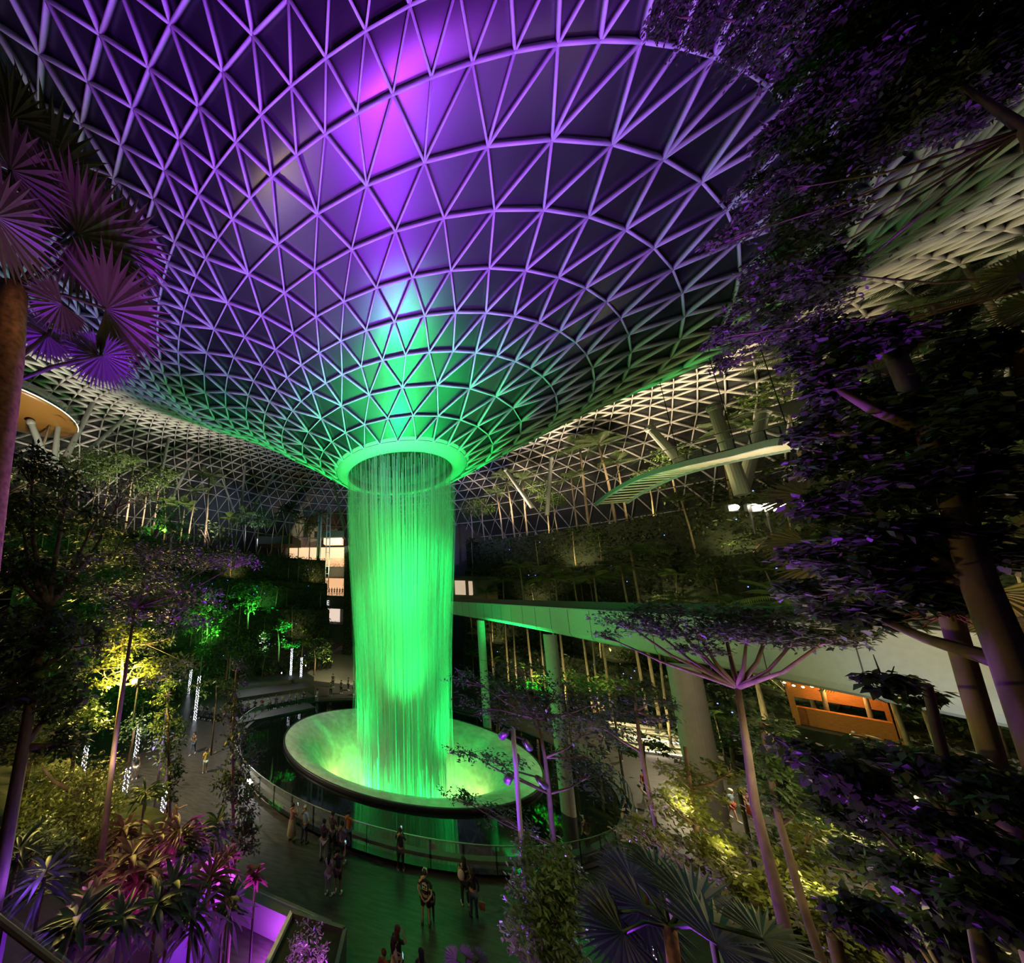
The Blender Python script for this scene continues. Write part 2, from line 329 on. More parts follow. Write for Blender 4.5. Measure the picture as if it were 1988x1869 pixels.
MB().lathe([(5.40, -6.10), (2.71, -6.15)], 64, sq=BQ, rot=BROT).build('funnel_floor', M_BOWL, bw)

# ---------------------------------------------------------------- waterfall
def water_material(name, dens, sx, thr):
    m = bpy.data.materials.new(name); m.use_nodes = True; nt = m.node_tree; nt.nodes.remove(nt.nodes['Principled BSDF']); L = nt.links
    out = nt.nodes['Material Output']
    uv = nt.nodes.new('ShaderNodeUVMap'); uv.uv_map = 'UVMap'
    mp = nt.nodes.new('ShaderNodeMapping'); mp.inputs['Scale'].default_value = (sx, 0.9, 1); L.new(uv.outputs[0], mp.inputs[0])
    n1 = nt.nodes.new('ShaderNodeTexNoise'); n1.inputs['Scale'].default_value = 1; n1.inputs['Detail'].default_value = 4; n1.inputs['Roughness'].default_value = .75; L.new(mp.outputs[0], n1.inputs['Vector'])
    mp2 = nt.nodes.new('ShaderNodeMapping'); mp2.inputs['Scale'].default_value = (sx*.06, 0.25, 1); L.new(uv.outputs[0], mp2.inputs[0])
    n2 = nt.nodes.new('ShaderNodeTexNoise'); n2.inputs['Scale'].default_value = 1; n2.inputs['Detail'].default_value = 3; L.new(mp2.outputs[0], n2.inputs['Vector'])
    sp = nt.nodes.new('ShaderNodeSeparateXYZ'); L.new(uv.outputs[0], sp.inputs[0])   # y: 0 top, 1 bottom
    r1 = nt.nodes.new('ShaderNodeMapRange'); r1.inputs[1].default_value = thr; r1.inputs[2].default_value = thr+.22; L.new(n1.outputs['Fac'], r1.inputs[0])
    r2 = nt.nodes.new('ShaderNodeMapRange'); r2.inputs[1].default_value = .32; r2.inputs[2].default_value = .68; L.new(n2.outputs['Fac'], r2.inputs[0])
    # streaks fade into fine spray further down
    mx = nt.nodes.new('ShaderNodeMix'); L.new(sp.outputs['Y'], mx.inputs['Factor']); L.new(r1.outputs[0], mx.inputs['A']); L.new(r2.outputs[0], mx.inputs['B'])
    dn = nt.nodes.new('ShaderNodeMapRange'); dn.inputs[1].default_value = 0; dn.inputs[2].default_value = 1; dn.inputs[3].default_value = dens*.5; dn.inputs[4].default_value = dens*2.0; L.new(sp.outputs['Y'], dn.inputs[0])
    mu = nt.nodes.new('ShaderNodeMath'); mu.operation = 'MULTIPLY'; L.new(mx.outputs['Result'], mu.inputs[0]); L.new(dn.outputs[0], mu.inputs[1])
    lw = nt.nodes.new('ShaderNodeLayerWeight'); lw.inputs[0].default_value = .35
    ed = nt.nodes.new('ShaderNodeMath'); ed.operation = 'MULTIPLY_ADD'; ed.inputs[1].default_value = .9; ed.inputs[2].default_value = .55; L.new(lw.outputs['Facing'], ed.inputs[0])
    m2 = nt.nodes.new('ShaderNodeMath'); m2.operation = 'MULTIPLY'; m2.use_clamp = True; L.new(mu.outputs[0], m2.inputs[0]); L.new(ed.outputs[0], m2.inputs[1])
    tr = nt.nodes.new('ShaderNodeBsdfTransparent'); df = nt.nodes.new('ShaderNodeBsdfDiffuse'); tl = nt.nodes.new('ShaderNodeBsdfTranslucent')
    for q in (df, tl): q.inputs[0].default_value = (.85, .9, .9, 1)
    a = nt.nodes.new('ShaderNodeMixShader'); L.new(df.outputs[0], a.inputs[1]); L.new(tl.outputs[0], a.inputs[2])
    b = nt.nodes.new('ShaderNodeMixShader'); L.new(m2.outputs[0], b.inputs[0]); L.new(tr.outputs[0], b.inputs[1]); L.new(a.outputs[0], b.inputs[2]); L.new(b.outputs[0], out.inputs[0])
    return m
def water_shell(name, k, dens, sx, thr, parent, z0=24.15, z1=-5.5, spread=0.0):
    n, rows = 180, 24; V = []; UV = []
    rnd = random.Random(k)
    ph = [rnd.uniform(0, 6.28) for _ in range(6)]
    for i in range(rows+1):
        t = i/rows; z = z0+(z1-z0)*t
        R = np.interp(z, [-5, 1, 7, 12.5, 19, 24], [3.1, 3.3, 3.7, 4.15, 4.62, 4.80])*(1-.025*k)+spread*max(0, t-.8)
        for j in range(n+1):
            a = 2*math.pi*j/n; r = R*(1+t*.03*sum(math.sin((q+2)*a+ph[q]) for q in range(6)))
            V.append((r*math.sin(a), -r*math.cos(a), z)); UV.append((a*5, t*2.5))
    m = n+1; F = np.array([(i*m+j, i*m+j+1, (i+1)*m+j+1, (i+1)*m+j) for i in range(rows) for j in range(n)])
    o = mesh(name, V, F, water_material('falling_water_%d' % k, dens, sx, thr), parent, True)
    uvl = o.data.uv_layers.new(name='UVMap'); UV = np.array(UV); UV[:, 1] = np.clip(UV[:, 1]/2.5, 0, 1)
    li = np.empty(len(o.data.loops), dtype=np.int32); o.data.loops.foreach_get('vertex_index', li)
    uvl.data.foreach_set('uv', UV[li].astype(np.float32).ravel()); return o
wf = empty('waterfall', (AX, AY, 0), label='tall round curtain of green-lit falling water', cat='waterfall')
water_shell('water_curtain', 0, .30, 26, .50, wf)
water_shell('water_curtain', 2, .24, 17, .50, wf)
water_shell('spray', 4, .34, 8, .46, wf, z0=20)

def strands(n, parent, z0=24.15, z1=-4.0, seed=4):
    rg = np.random.default_rng(seed); k = 9; a = rg.uniform(0, 2*math.pi, n); rr = rg.normal(0, .035, n); top = z0-rg.uniform(0, 1, n)**3*9; bot = z1+rg.uniform(0, 1, n)*6
    wdt = rg.uniform(.006, .022, n); V = np.zeros((n, k, 2, 3)); dr = rg.normal(0, .12, n)
    for i in range(k):
        t = i/(k-1); z = top+(bot-top)*t
        R = np.interp(z, [-5, 1, 7, 12.5, 19, 24], [3.1, 3.3, 3.7, 4.15, 4.62, 4.80])*(1+rr)+dr*t*t*3
        for j in (0, 1):
            da = (wdt*(1+1.5*t)*(j*2-1))/R; V[:, i, j] = np.stack([R*np.sin(a+da), -R*np.cos(a+da), z], -1)
    b = (np.arange(n)*k*2)[:, None, None]; F = b+np.array([(2*i, 2*i+1, 2*i+3, 2*i+2) for i in range(k-1)])[None]
    m = mat('water_strand', (.85, .92, .92), .4, translucent=.5)
    return tag(mesh('falling_strands', V.reshape(-1, 3), F.reshape(-1, 4), m, parent), kind='stuff')
water_shell('mist', 6, .22, 5, .44, wf, z0=7, z1=-5.8, spread=1.6)
strands(1300, wf)

# ---------------------------------------------------------------- glass railing around the pool
rl = empty('pool_railing', (0, 0, 0), label='curved glass railing around the dark pool', cat='railing')
mb = MB(); mr = MB(); mk = MB()
a0, a1, st = -112, 104, 6
A_ = list(range(a0, a1+1, st))
for a, b in zip(A_[:-1], A_[1:]):
    p, q = pool_pt(a+.25, .55), pool_pt(b-.25, .55)
    mb.bar((p+q)/2+[0, 0, .62]-(q-p)/2, (p+q)/2+[0, 0, .62]+(q-p)/2, .02, 1.0)
mb.build('glass_pane', M_GLASSRAIL, rl)
mr.tube([pool_pt(a, .55, 1.16) for a in np.arange(a0, a1+.1, 2)], .028, 6); mr.build('handrail', mat('brushed_handrail', (.6, .6, .6), .3, metal=1.0), rl)
mk.tube([pool_pt(a, .55, .06) for a in np.arange(a0, a1+.1, 2)], .09, 4); mk.build('base_curb', M_DARK, rl)
for a in A_:
    MB().bar(pool_pt(a, .55, .1), pool_pt(a, .55, 1.16), .025, .04).build('post', M_DARK, rl)
nz_ = onz(803, 1627, 0.75)
sg = MB().box((0, 0, 0), (.34, .01, .24)); o = sg.build('notice_plate', mat('notice_grey', (.35, .35, .36), .5)); pp = pool_pt(2.5, .50, .82); o.location = pp
tag(o, 'small grey notice fixed on the glass railing near the front', 'sign')
mb = MB()
for k in range(4): mb.box((pp[0], pp[1]-.008, pp[2]+.07-.045*k), (.24, .004, .012))
o2 = mb.build('printed_line', M_DARK, o); o2.matrix_parent_inverse = Matrix.Translation(o.location).inverted()

# ---------------------------------------------------------------- people mover bridge with its round columns
BZ = 10.4
bl = [tuple(onz(x, y, BZ)[:2]) for x, y in ((868, 1191), (950, 1205), (1034, 1221), (1160, 1248), (1285, 1276), (1471, 1311), (1622, 1345), (1779, 1382), (1965, 1418))]; bl.append((bl[-1][0]+.3, bl[-1][1]-5))
br = empty('elevated_track_bridge', (0, 0, 0), label='long pale elevated bridge beam washed green, on round columns', cat='bridge')
prof = [(0.9, 1.78), (0.0, 1.78), (-.02, 1.70), (-.02, .28), (.05, .10), (.22, .01), (.5, 0), (2.9, 0), (3.3, .12), (3.4, .4), (3.4, 1.78), (2.6, 1.78)]
pts = np.array(bl); xs = np.interp(np.linspace(0, 1, 60), np.linspace(0, 1, len(pts)), pts[:, 0]); ys = np.interp(np.linspace(0, 1, 60), np.linspace(0, 1, len(pts)), pts[:, 1])
k5 = np.ones(9)/9; LS = np.cumsum([0]+[math.dist(bl[i], bl[i+1]) for i in range(len(bl)-1)]); s_ = np.linspace(0, LS[-1], 90); xs = np.interp(s_, LS, pts[:, 0]); ys = np.interp(s_, LS, pts[:, 1]); pf = np.polyfit(ys, xs, 3); xs = np.polyval(pf, ys)
V = []; F = []; npf = len(prof)
for i, (x, y) in enumerate(zip(xs, ys)):
    for dx, dz in prof: V.append((x+dx, y, BZ+dz))
for i in range(89):
    for j in range(npf): F.append((i*npf+j, i*npf+(j+1) % npf, (i+1)*npf+(j+1) % npf, (i+1)*npf+j))
F += [tuple(range(npf)), tuple(89*npf+j for j in range(npf-1, -1, -1))]
mesh('bridge_beam', V, F, mat('bridge_panel', (.50, .52, .52), .5, var=.05, scale=8), br, False)
mb = MB()
for i in range(3, 89, 4):
    x, y = xs[i], ys[i]
    mb = MB().tube([(x-.02, y, BZ+1.70), (x-.02, y, BZ+.28), (x+.05, y, BZ+.10), (x+.22, y, BZ)], .014, 4); mb.build('panel_joint', M_DARK, br)
mb = MB()
for i in range(89): mb.bar((xs[i]+.55, ys[i], BZ+2.0), (xs[i+1]+.55, ys[i+1], BZ+2.0), .12, .46)
mb.build('parapet', M_DARK, br)
def round_column(x, y, r, top, label):
    o = MB().tube([(0, 0, -.3), (0, 0, top)], r, 32).build('round_column', M_CONC); o.location = (x, y, 0)
    q = MB().lathe([(r+.015, top*.62), (r+.015, top*.62+.03)], 32).build('casting_joint', M_DARK, o); return tag(o, label, 'column')
round_column(9.55, 22.6, .36, BZ, 'round concrete column standing in the dark pool, green on one side')
c2 = onz(1312, 1290, BZ); round_column(c2[0]+.2, c2[1], .40, BZ, 'thick round concrete column under the bridge, right of the pool')
c3 = onz(933, 1204, BZ); round_column(c3[0], c3[1], .36, BZ, 'farthest round column under the bridge, just right of the waterfall')

# ---------------------------------------------------------------- terraces (planted hillside around the plaza)
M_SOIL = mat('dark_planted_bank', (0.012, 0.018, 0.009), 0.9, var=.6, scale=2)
def terrace(name, a0, a1, r0, lift=1.0, top=25.0, label='', steps=4):
    pr = [(r0, 0)]
    for k in range(steps):
        z = top*(k+1)/steps*lift; pr += [(r0+.3+k*2.6, z-.3), (r0+2.7+k*2.6, z)]
    pr += [(r0+steps*2.6+6, top*lift)]
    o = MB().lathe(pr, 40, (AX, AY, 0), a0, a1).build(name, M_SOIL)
    o['prof'] = 0; del o['prof']
    return tag(o, label, kind='structure')
TER = [(62, 158, 27.5, 1.0, 24.0), (-158+4, -100, 27.0, 1.0, 22.0)]
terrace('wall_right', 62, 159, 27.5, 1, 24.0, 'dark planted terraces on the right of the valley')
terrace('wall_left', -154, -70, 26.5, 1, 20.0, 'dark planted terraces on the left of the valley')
def ter_z(R, r0, top, steps=4):              # height of the terrace at radius R
    if R < r0: return 0.0
    return min(top, top/steps*(1+math.floor((R-r0)/2.6)))

# ---------------------------------------------------------------- far building with lit floors, behind the canyon
M_LITWALL = mat('warm_lit_ceiling', (.7, .6, .5), .7, emit=(1.0, .62, .34), estr=1.1)
M_CREAM = mat('cream_panel', (.62, .52, .42), .6)
M_SHOP = mat('shop_interior', (.45, .32, .22), .7, emit=(1.0, .55, .28), estr=.9, var=.6, scale=1.2)
M_HEDGE = mat('hedge_leaf', (.02, .045, .012), .8, var=.5, scale=6)
fb = empty('terraced_building', (0, 0, 0), label='far building with brightly lit floors behind the waterfall', cat='building')
Y_ = 68.0
def fpt(px, py, Y=Y_):
    d = ray(px, py); t = Y/d[1]; return np.array([d[0]*t, Y, EYE+d[2]*t])
def frect(name, px0, py0, px1, py1, Y, depth, m, parent=fb):
    a, b = fpt(px0, py1, Y), fpt(px1, py0, Y); c = (a+b)/2
    return MB().box((c[0], Y+depth/2, (a[2]+b[2])/2), (abs(b[0]-a[0]), depth, abs(b[2]-a[2]))).build(name, m, parent)
frect('back_wall', 480, 1000, 1010, 1350, 76, .4, M_DARK)
frect('lit_soffit', 560, 1062, 668, 1083, 71, .3, M_LITWALL)
frect('shop_front', 560, 1083, 668, 1102, 72, .3, M_SHOP)
frect('shop_front', 575, 1118, 668, 1158, 73, .3, M_SHOP)
frect('light_strip', 588, 1123, 610, 1130, 72.6, .2, mat('white_strip', (1, 1, 1), .5, emit=(1, .85, .7), estr=6))
frect('round_soffit', 628, 1042, 664, 1056, 66, 2.0, M_LITWALL)
frect('round_drum', 610, 1030, 668, 1043, 65, 3.0, M_HEDGE)
frect('hanging_screen', 630, 1178, 660, 1232, 71, .3, mat('lit_shop_window', (.5, .45, .4), .6, emit=(1, .8, .65), estr=.8, var=.8, scale=1.5))
def slab(px0, py0, px1, py1, Y, label):
    root = empty('planter_balcony', (0, 0, 0), label=label, cat='balcony', group=None)
    a, b = fpt(px0, py1, Y), fpt(px1, py0, Y); c = (a+b)/2
    MB().box((c[0], Y+3, (a[2]+b[2])/2), (b[0]-a[0], 6, b[2]-a[2])).build('balcony_slab', mat('balcony_grey', (.05, .055, .045), .7), root)
    leafbox(root, (a[0], Y-.5, b[2]-.3), (b[0], Y+1.0, b[2]+.7), 900, .28)
    return root
def leafbox(root, lo, hi, n, size, m=None, name='foliage', seed=1):
    rg = np.random.default_rng(seed); P = rg.uniform(lo, hi, (n, 3)); return leaves(name, P, size, m or M_HEDGE, root, rg)
def leaves(name, P, size, m, parent=None, rg=None, drop=.2, slim=.42, D=None, fold=True):
    rg = rg or np.random.default_rng(3); n = len(P)
    if D is None:
        D = rg.normal(size=(n, 3)); D[:, 2] = D[:, 2]*.5-drop
    else: D = D+rg.normal(size=(n, 3))*.25
    D /= np.linalg.norm(D, axis=1)[:, None]
    S = np.cross(D, rg.normal(size=(n, 3))*.35+[0, 0, 1]); S /= np.linalg.norm(S, axis=1)[:, None]+1e-9
    N = np.cross(S, D); s = (size*rg.uniform(.6, 1.3, n))[:, None]; w_ = s*slim*.5
    b, t = P, P+D*s; mid = P+D*s*.45
    V = np.stack([b, mid-S*w_+N*w_*.35, t, mid+S*w_+N*w_*.35], 1).reshape(-1, 3)
    k = np.arange(n)[:, None]*4
    return mesh(name, V, (k+np.array([[0, 1, 2, 3]])), m, parent)
slab(565, 1100, 672, 1118, 66, 'highest hedge-topped balcony of the far building')
slab(575, 1157, 676, 1178, 65, 'hedge-topped balcony above the screen in the far building, carrying a small lit number')
slab(600, 1214, 690, 1240, 64, 'lowest hedge-topped balcony across the canyon mouth')
slab(495, 1040, 568, 1056, 60, 'upper left balcony of the far building, in front of dim planting')
# ivy covered pier
iv = empty('ivy_pier', (0, 0, 0), label='tall pier wrapped in yellow-green ivy beside the waterfall', cat='pier')
a, b = fpt(664, 1300, 63), fpt(684, 1060, 63)
MB().box(((a[0]+b[0])/2, 64, (a[2]+b[2])/2+.0), (b[0]-a[0], 2, b[2]-a[2])).build('pier_core', M_SOIL, iv)
leafbox(iv, (a[0]-.1, 62.6, max(.1, a[2])), (b[0]+.1, 63.0, b[2]), 5200, .22, mat('ivy_leaf', (.16, .20, .03), .7, var=.4, scale=5), 'ivy', 5)
# small lit figures '3E' style level mark on the balcony
tx = bpy.data.curves.new('level_mark', 'FONT'); tx.body = '3E'; tx.size = 1.5; tx.extrude = .04
to = bpy.data.objects.new('level_mark', tx); COL.objects.link(to); p = fpt(627, 1174, 64.8); to.location = p; to.rotation_euler = (math.pi/2, 0, 0)
to.data.materials.append(mat('sign_white', (.9, .9, .9), .5, emit=(1, 1, 1), estr=1.2)); me_ = bpy.data.meshes.new_from_object(to); t2 = bpy.data.objects.new('level_mark', me_); COL.objects.link(t2); t2.location = to.location; t2.rotation_euler = to.rotation_euler; bpy.data.objects.remove(to); tag(t2, 'small lit white level mark on the middle balcony', 'sign')
# glass lift tower
lt = empty('lift_tower', tuple(fpt(622, 1100, 62)), label='slim steel lift tower standing before the lit floors', cat='lift')
p = fpt(619, 1185, 62); top_ = fpt(620, 982, 62)[2]; H_ = top_
def L_(x, z0, z1, w_=.25, name='mast'): 
    o = MB().bar((x, 0, z0), (x, 0, z1), w_, w_).build(name, mat('lift_steel', (.16, .26, .22), .4), lt); return o
lt.location = (p[0], 62, 0); L_(-.55, 4, H_-1, .8); L_(1.2, 14, H_, .16, 'guide_rail'); L_(2.0, 14, H_, .16, 'guide_rail')
for z in np.arange(14, H_, 1.6): MB().bar((1.2, 0, z), (2.0, 0, z), .1, .1).build('cross_tie', MATS['lift_steel'], lt)
# ground-level corridor walls and floor leading back
rd = MB().box((-10.6, 58, .02), (8, 30, .04)).build('path', mat('pale_path', (.30, .26, .20), .7)); tag(rd, 'pale path leading out between the planted walls', kind='structure')

# ---------------------------------------------------------------- lift lobby at the bridge end
lb = empty('lift_lobby', (0, 0, 0), label='small lobby of light panels at the far end of the bridge', cat='lobby')
frect('lobby_wall', 862, 1122, 964, 1160, 50, 1.0, mat('lobby_brown', (.10, .075, .06), .6), lb)
frect('lit_door', 884, 1127, 903, 1154, 49.8, .1, mat('lit_door_panel', (.6, .5, .42), .5, emit=(1, .7, .5), estr=.55), lb)
frect('lit_door', 911, 1128, 917, 1155, 49.8, .1, MATS['lit_door_panel'], lb)
frect('roof_slab', 858, 1119, 970, 1123, 49.5, 2.0, M_DARK, lb)

# ---------------------------------------------------------------- curved footbridge high on the right
fbz = empty('canopy_footbridge', (0, 0, 0), label='curved footbridge with glass sides and lit slatted underside', cat='footbridge')
def path_at(pts, D):
    return [far(x, y, d) for (x, y), d in zip(pts, D)]
Pn = np.array(path_at([(1212, 976), (1250, 950), (1310, 921), (1380, 900), (1450, 884), (1520, 870), (1580, 858), (1640, 850)], [40, 37, 34, 31.5, 29.5, 28, 27, 26.5]))
tt = np.linspace(0, 1, 64); Q = np.stack([np.interp(tt, np.linspace(0, 1, 8), Pn[:, k]) for k in range(3)], 1)
for k in range(3): Q[:, k] = np.convolve(np.pad(Q[:, k], 4, 'edge'), k5, 'valid')
dirn = np.gradient(Q, axis=0); sd = np.stack([dirn[:, 1], -dirn[:, 0], 0*dirn[:, 0]], 1); sd /= np.linalg.norm(sd, axis=1)[:, None]
if np.dot(sd[30], [0, 1, 0]) < 0: sd = -sd
mb = MB(); fr = MB(); g1 = MB(); hr = MB(); hr2 = MB()
Wd = 2.3
M_BRIDGESTEEL = mat('grey_green_steel', (.26, .36, .36), .5)
for i in range(63):
    mb.bar(Q[i], Q[i+1], .18, .5); fr.bar(Q[i]+sd[i]*Wd+[0, 0, -.05], Q[i+1]+sd[i+1]*Wd+[0, 0, -.05], .2, .35)
    g1.bar(Q[i]+[0, 0, .75], Q[i+1]+[0, 0, .75], .02, 1.0)
mb.build('near_edge_beam', M_BRIDGESTEEL, fbz); fr.build('far_edge_beam', mat('violet_grey_steel', (.30, .30, .36), .5), fbz); g1.build('glass_side', M_GLASSRAIL, fbz)
MB().tube(Q+[0, 0, 1.28], .03, 6).build('handrail', MATS['brushed_handrail'], fbz)
MB().tube(Q+sd*Wd+[0, 0, 1.28], .03, 6).build('handrail', MATS['brushed_handrail'], fbz)
M_SLAT = mat('pale_slat', (.62, .56, .46), .5)
for i in range(1, 63, 2):
    MB().bar(Q[i]+[0, 0, -.10], Q[i]+sd[i]*Wd+[0, 0, -.10], .24, .05).build('deck_slat', M_SLAT, fbz)
for i in range(2, 63, 4):
    MB().bar(Q[i]+[0, 0, .1], Q[i]+[0, 0, 1.28], .04, .04).build('post', M_DARK, fbz)
mb = MB()
for i in range(0, 63): mb.bar(Q[i]+sd[i]*.1+[0, 0, .06], Q[i]+sd[i]*(Wd-.1)+[0, 0, .06], 1.2, .05)
mb.build('deck', M_DARK, fbz)
for i in range(6, 60, 7):
    lamp('deck_underlight', Q[i]+sd[i]*1.15+[0, 0, -.9], (1.0, .85, .62), 12, .08)
mb = MB()
for i in (20, 34, 48, 60): mb.tube([Q[i]+[0, 0, 1.2], Q[i]+sd[i]*.3+[0, 0, 12]], .02, 5)
mb.build('suspension_cable', M_DARK, fbz)

# ---------------------------------------------------------------- slender steel columns carrying the roof edge
M_TUBE = mat('grey_steel_tube', (.22, .24, .24), .4)
def strut(pa, da, pb, db, r, label, m=M_TUBE):
    A, B = far(*pa, da), far(*pb, db); o = MB().tube([A-A, B-A], [r, r*.8], 16).build('roof_column', m); o.location = A
    cap = MB().ball(B-A, r*1.1, 10, 6).build('head_joint', m, o); return tag(o, label, 'column')
strut((1442, 960), 40, (1386, 792), 40, .42, 'thick pale steel roof column crossing behind the footbridge')
strut((1440, 955), 41, (1482, 800), 43, .40, 'grey steel roof column leaning right beside the thick pale one')
strut((1330, 905), 47, (1262, 832), 47, .42, 'steel roof column leaning left, behind the left part of the footbridge')
strut((1062, 1000), 55, (1070, 890), 55, .30, 'thin upright roof column above the bridge lobby')
strut((1034, 985), 55, (982, 912), 55, .32, 'thin roof column leaning left above the planted bank')
strut((128, 888), 42, (190, 762), 43, .30, 'green-lit roof column leaning right at the far left')
strut((92, 900), 40, (60, 820), 40, .34, 'roof column leaning left beside the disc pavilion')
strut((104, 900), 41, (118, 785), 41, .26, 'upright dark roof column beside the disc pavilion')
strut((160, 885), 44, (246, 808), 46, .26, 'green-lit roof column leaning far right over the left trees')
strut((302, 965), 52, (328, 850), 53, .30, 'green-lit upright roof column over the left trees')
strut((330, 975), 52, (378, 880), 54, .26, 'roof column leaning right, next to the green-lit upright one')
strut((468, 990), 60, (476, 905), 60, .30, 'green-lit roof column above the middle left trees')
strut((488, 988), 60, (532, 922), 61, .26, 'roof column leaning right above the middle left trees')
strut((462, 1015), 60, (432, 930), 60, .26, 'roof column leaning left above the middle left trees')
strut((668, 1030), 58, (648, 935), 58, .30, 'roof column behind the left edge of the waterfall')

# ---------------------------------------------------------------- disc pavilion at the far left
dp = empty('disc_pavilion', tuple(far(18, 812, 42)), label='round flat pavilion with an orange underside and a lit rim', cat='pavilion')
MB().lathe([(0.01, 0), (2, -.1), (5.0, .75), (5.2, .95), (5.2, 1.1), (0.01, 1.3)], 64).build('disc', mat('bronze_soffit', (.20, .10, .025), .35), dp, True)
MB().lathe([(5.2, 1.0), (5.26, 1.02), (5.26, 1.08), (5.2, 1.1)], 64, close=True).build('rim_light', mat('rim_glow', (1, 1, 1), .5, emit=(1, .95, .8), estr=1.6), dp)
MB().lathe([(5.1, 1.1), (5.1, 2.1)], 64).build('glass_balustrade', M_GLASSRAIL, dp)
# white sail canopies, upper right
def sail(pts, d, label):
    P_ = [far(x, y, q) for (x, y), q in zip(pts, d)]; n = 10; V = []
    A, B, C, D = P_
    for i in range(n+1):
        for j in range(n+1):
            u, v = i/n, j/n; p = A*(1-u)*(1-v)+B*u*(1-v)+C*u*v+D*(1-u)*v; V.append(p-np.array([0, 0, 1.0])*math.sin(math.pi*u)*math.sin(math.pi*v)*.6)
    F = np.array([(i*(n+1)+j, (i+1)*(n+1)+j, (i+1)*(n+1)+j+1, i*(n+1)+j+1) for i in range(n) for j in range(n)])
    o = mesh('sail_canopy', V, F, mat('cream_fabric', (.60, .56, .42), .8, translucent=.3), None, True)
    s_ = o.modifiers.new('thick', 'SOLIDIFY'); s_.thickness = .03; return tag(o, label, 'canopy')
sail([(1486, 793), (1560, 812), (1740, 745), (1640, 745)], [30, 28, 27, 31], 'long cream sail canopy under the roof above the footbridge')
sail([(1672, 730), (1730, 740), (1790, 700), (1750, 700)], [29, 27, 26, 28], 'small cream sail canopy behind the tree trunk')

# ---------------------------------------------------------------- lit steps and ramp on the right, kiosk with string lights
stp = empty('lit_steps', tuple(onz(1345, 1470)), label='broad pale steps with bright light lines beyond the thick column', cat='steps')
M_STEP = mat('pale_step', (.50, .47, .36), .6)
for k in range(5):
    MB().box((0, k*.9, .12+.15*k), (9.0-.4*k, .9, .25)).build('step', M_STEP, stp)
for k in (0, 2): MB().box((-1.5, k*.9-.47, .2+.15*k), (4.0, .04, .05)).build('light_strip', MATS['white_strip'], stp)
MB().tube([(-4, .2, 1.1), (4, .2, 1.1)], .025, 6).build('handrail', MATS['brushed_handrail'], stp)
for x in (-3.8, -1.3, 1.3, 3.8): MB().bar((x, .2, .2), (x, .2, 1.1), .03).build('rail_post', MATS['brushed_handrail'], stp)
kp = onz(1610, 1440, 0); ks = empty('garden_kiosk', tuple(far(1640, 1418, 36.5)), label='small wooden kiosk strung with warm bulbs below the bridge', cat='kiosk')
ks.rotation_euler = (0, 0, -.7)
M_WOOD = mat('orange_lit_wood', (.45, .17, .04), .6, var=.3, scale=6, stretch=(1, 1, 8))
MB().box((0, 0, 2.6), (3.4, 2.2, .14)).build('roof', mat('pale_roof_edge', (.5, .5, .5), .6), ks)
for x in (-1.5, 1.5):
    for y in (-.9, .9): MB().bar((x, y, 0), (x, y, 2.55), .14).build('post', M_WOOD, ks)
MB().box((0, .9, 1.9), (3.1, .06, 1.1)).build('back_panel', M_WOOD, ks); MB().box((0, -.4, .5), (2.8, .5, 1.0)).build('counter', M_WOOD, ks)
MB().box((0, 0, -ks.location.z/2), (4.5, 3.5, ks.location.z)).build('plinth', M_SOIL, ks)
M_BULB = mat('warm_bulb', (1, .8, .5), .5, emit=(1, .62, .25), estr=9)
bproto = None
for k in range(12):
    a = MB().ball((0, 0, 0), .06, 8, 4).build('string_bulb', M_BULB) if k == 0 else bproto.copy()
    if k == 0: bproto = a
    else: COL.objects.link(a)
    a.parent = ks; a.location = (-1.65+.3*k, -1.12, 2.42-.12*math.sin(k*.52*2))
lamp('kiosk_lamp', tuple(np.array(ks.location)+[0, -.2, 2.2]), (1, .5, .15), 90, .1)
# ---------------------------------------------------------------- plants
def leafmat(name, c, c2=None, tl=.3, rough=.5):
    return mat(name, c, rough, color2=c2 or tuple(x*.45 for x in c), scale=1.2, translucent=tl)
L_DARK = leafmat('dark_green_leaf', (.050, .085, .028)); L_MID = leafmat('mid_green_leaf', (.09, .16, .035)); L_YEL = leafmat('yellow_green_leaf', (.20, .24, .04))
L_OLIVE = leafmat('olive_leaf', (.11, .12, .035)); L_MAROON = leafmat('maroon_leaf', (.22, .035, .05), (.06, .05, .02)); L_PALE = leafmat('pale_leaf', (.22, .27, .12))
L_FAN = leafmat('deep_green_fan_leaf', (.022, .050, .022), (.012, .03, .012), .15)
BARK = mat('brown_bark', (.13, .085, .06), .85, var=.4, scale=9, stretch=(1, 1, .3), bump=.4)
BARKP = mat('pale_bark', (.26, .20, .14), .85, var=.35, scale=9, stretch=(1, 1, .3), bump=.3)
FIB = mat('palm_fibre', (.28, .14, .06), .9, var=.5, scale=14, bump=.5)
def S(px, d): return px*d/FPX               # pixels to metres at distance d
def SP(px, x, y, d):                          # metres covered by px pixels at the spot seen at (x, y)
    v = far(x, y, d)-np.array([0, 0, EYE]); w_ = float(np.dot(v, FW)); return px*w_/FPX*math.sqrt(w_/np.linalg.norm(v))
def cloud(rg, c, r, n, clump=.22, k=None):
    """n leaf bases in clumps scattered through an ellipsoid, denser towards its skin"""
    k = k or max(3, n//26); u = rg.normal(size=(k, 3)); u /= np.linalg.norm(u, axis=1)[:, None]; u *= (rg.uniform(.25, 1, k)**.5)[:, None]
    cc = np.array(c)+u*np.array(r); i = rg.integers(0, k, n); return cc[i]+rg.normal(size=(n, 3))*clump*np.mean(r)*np.array([1, 1, .55])
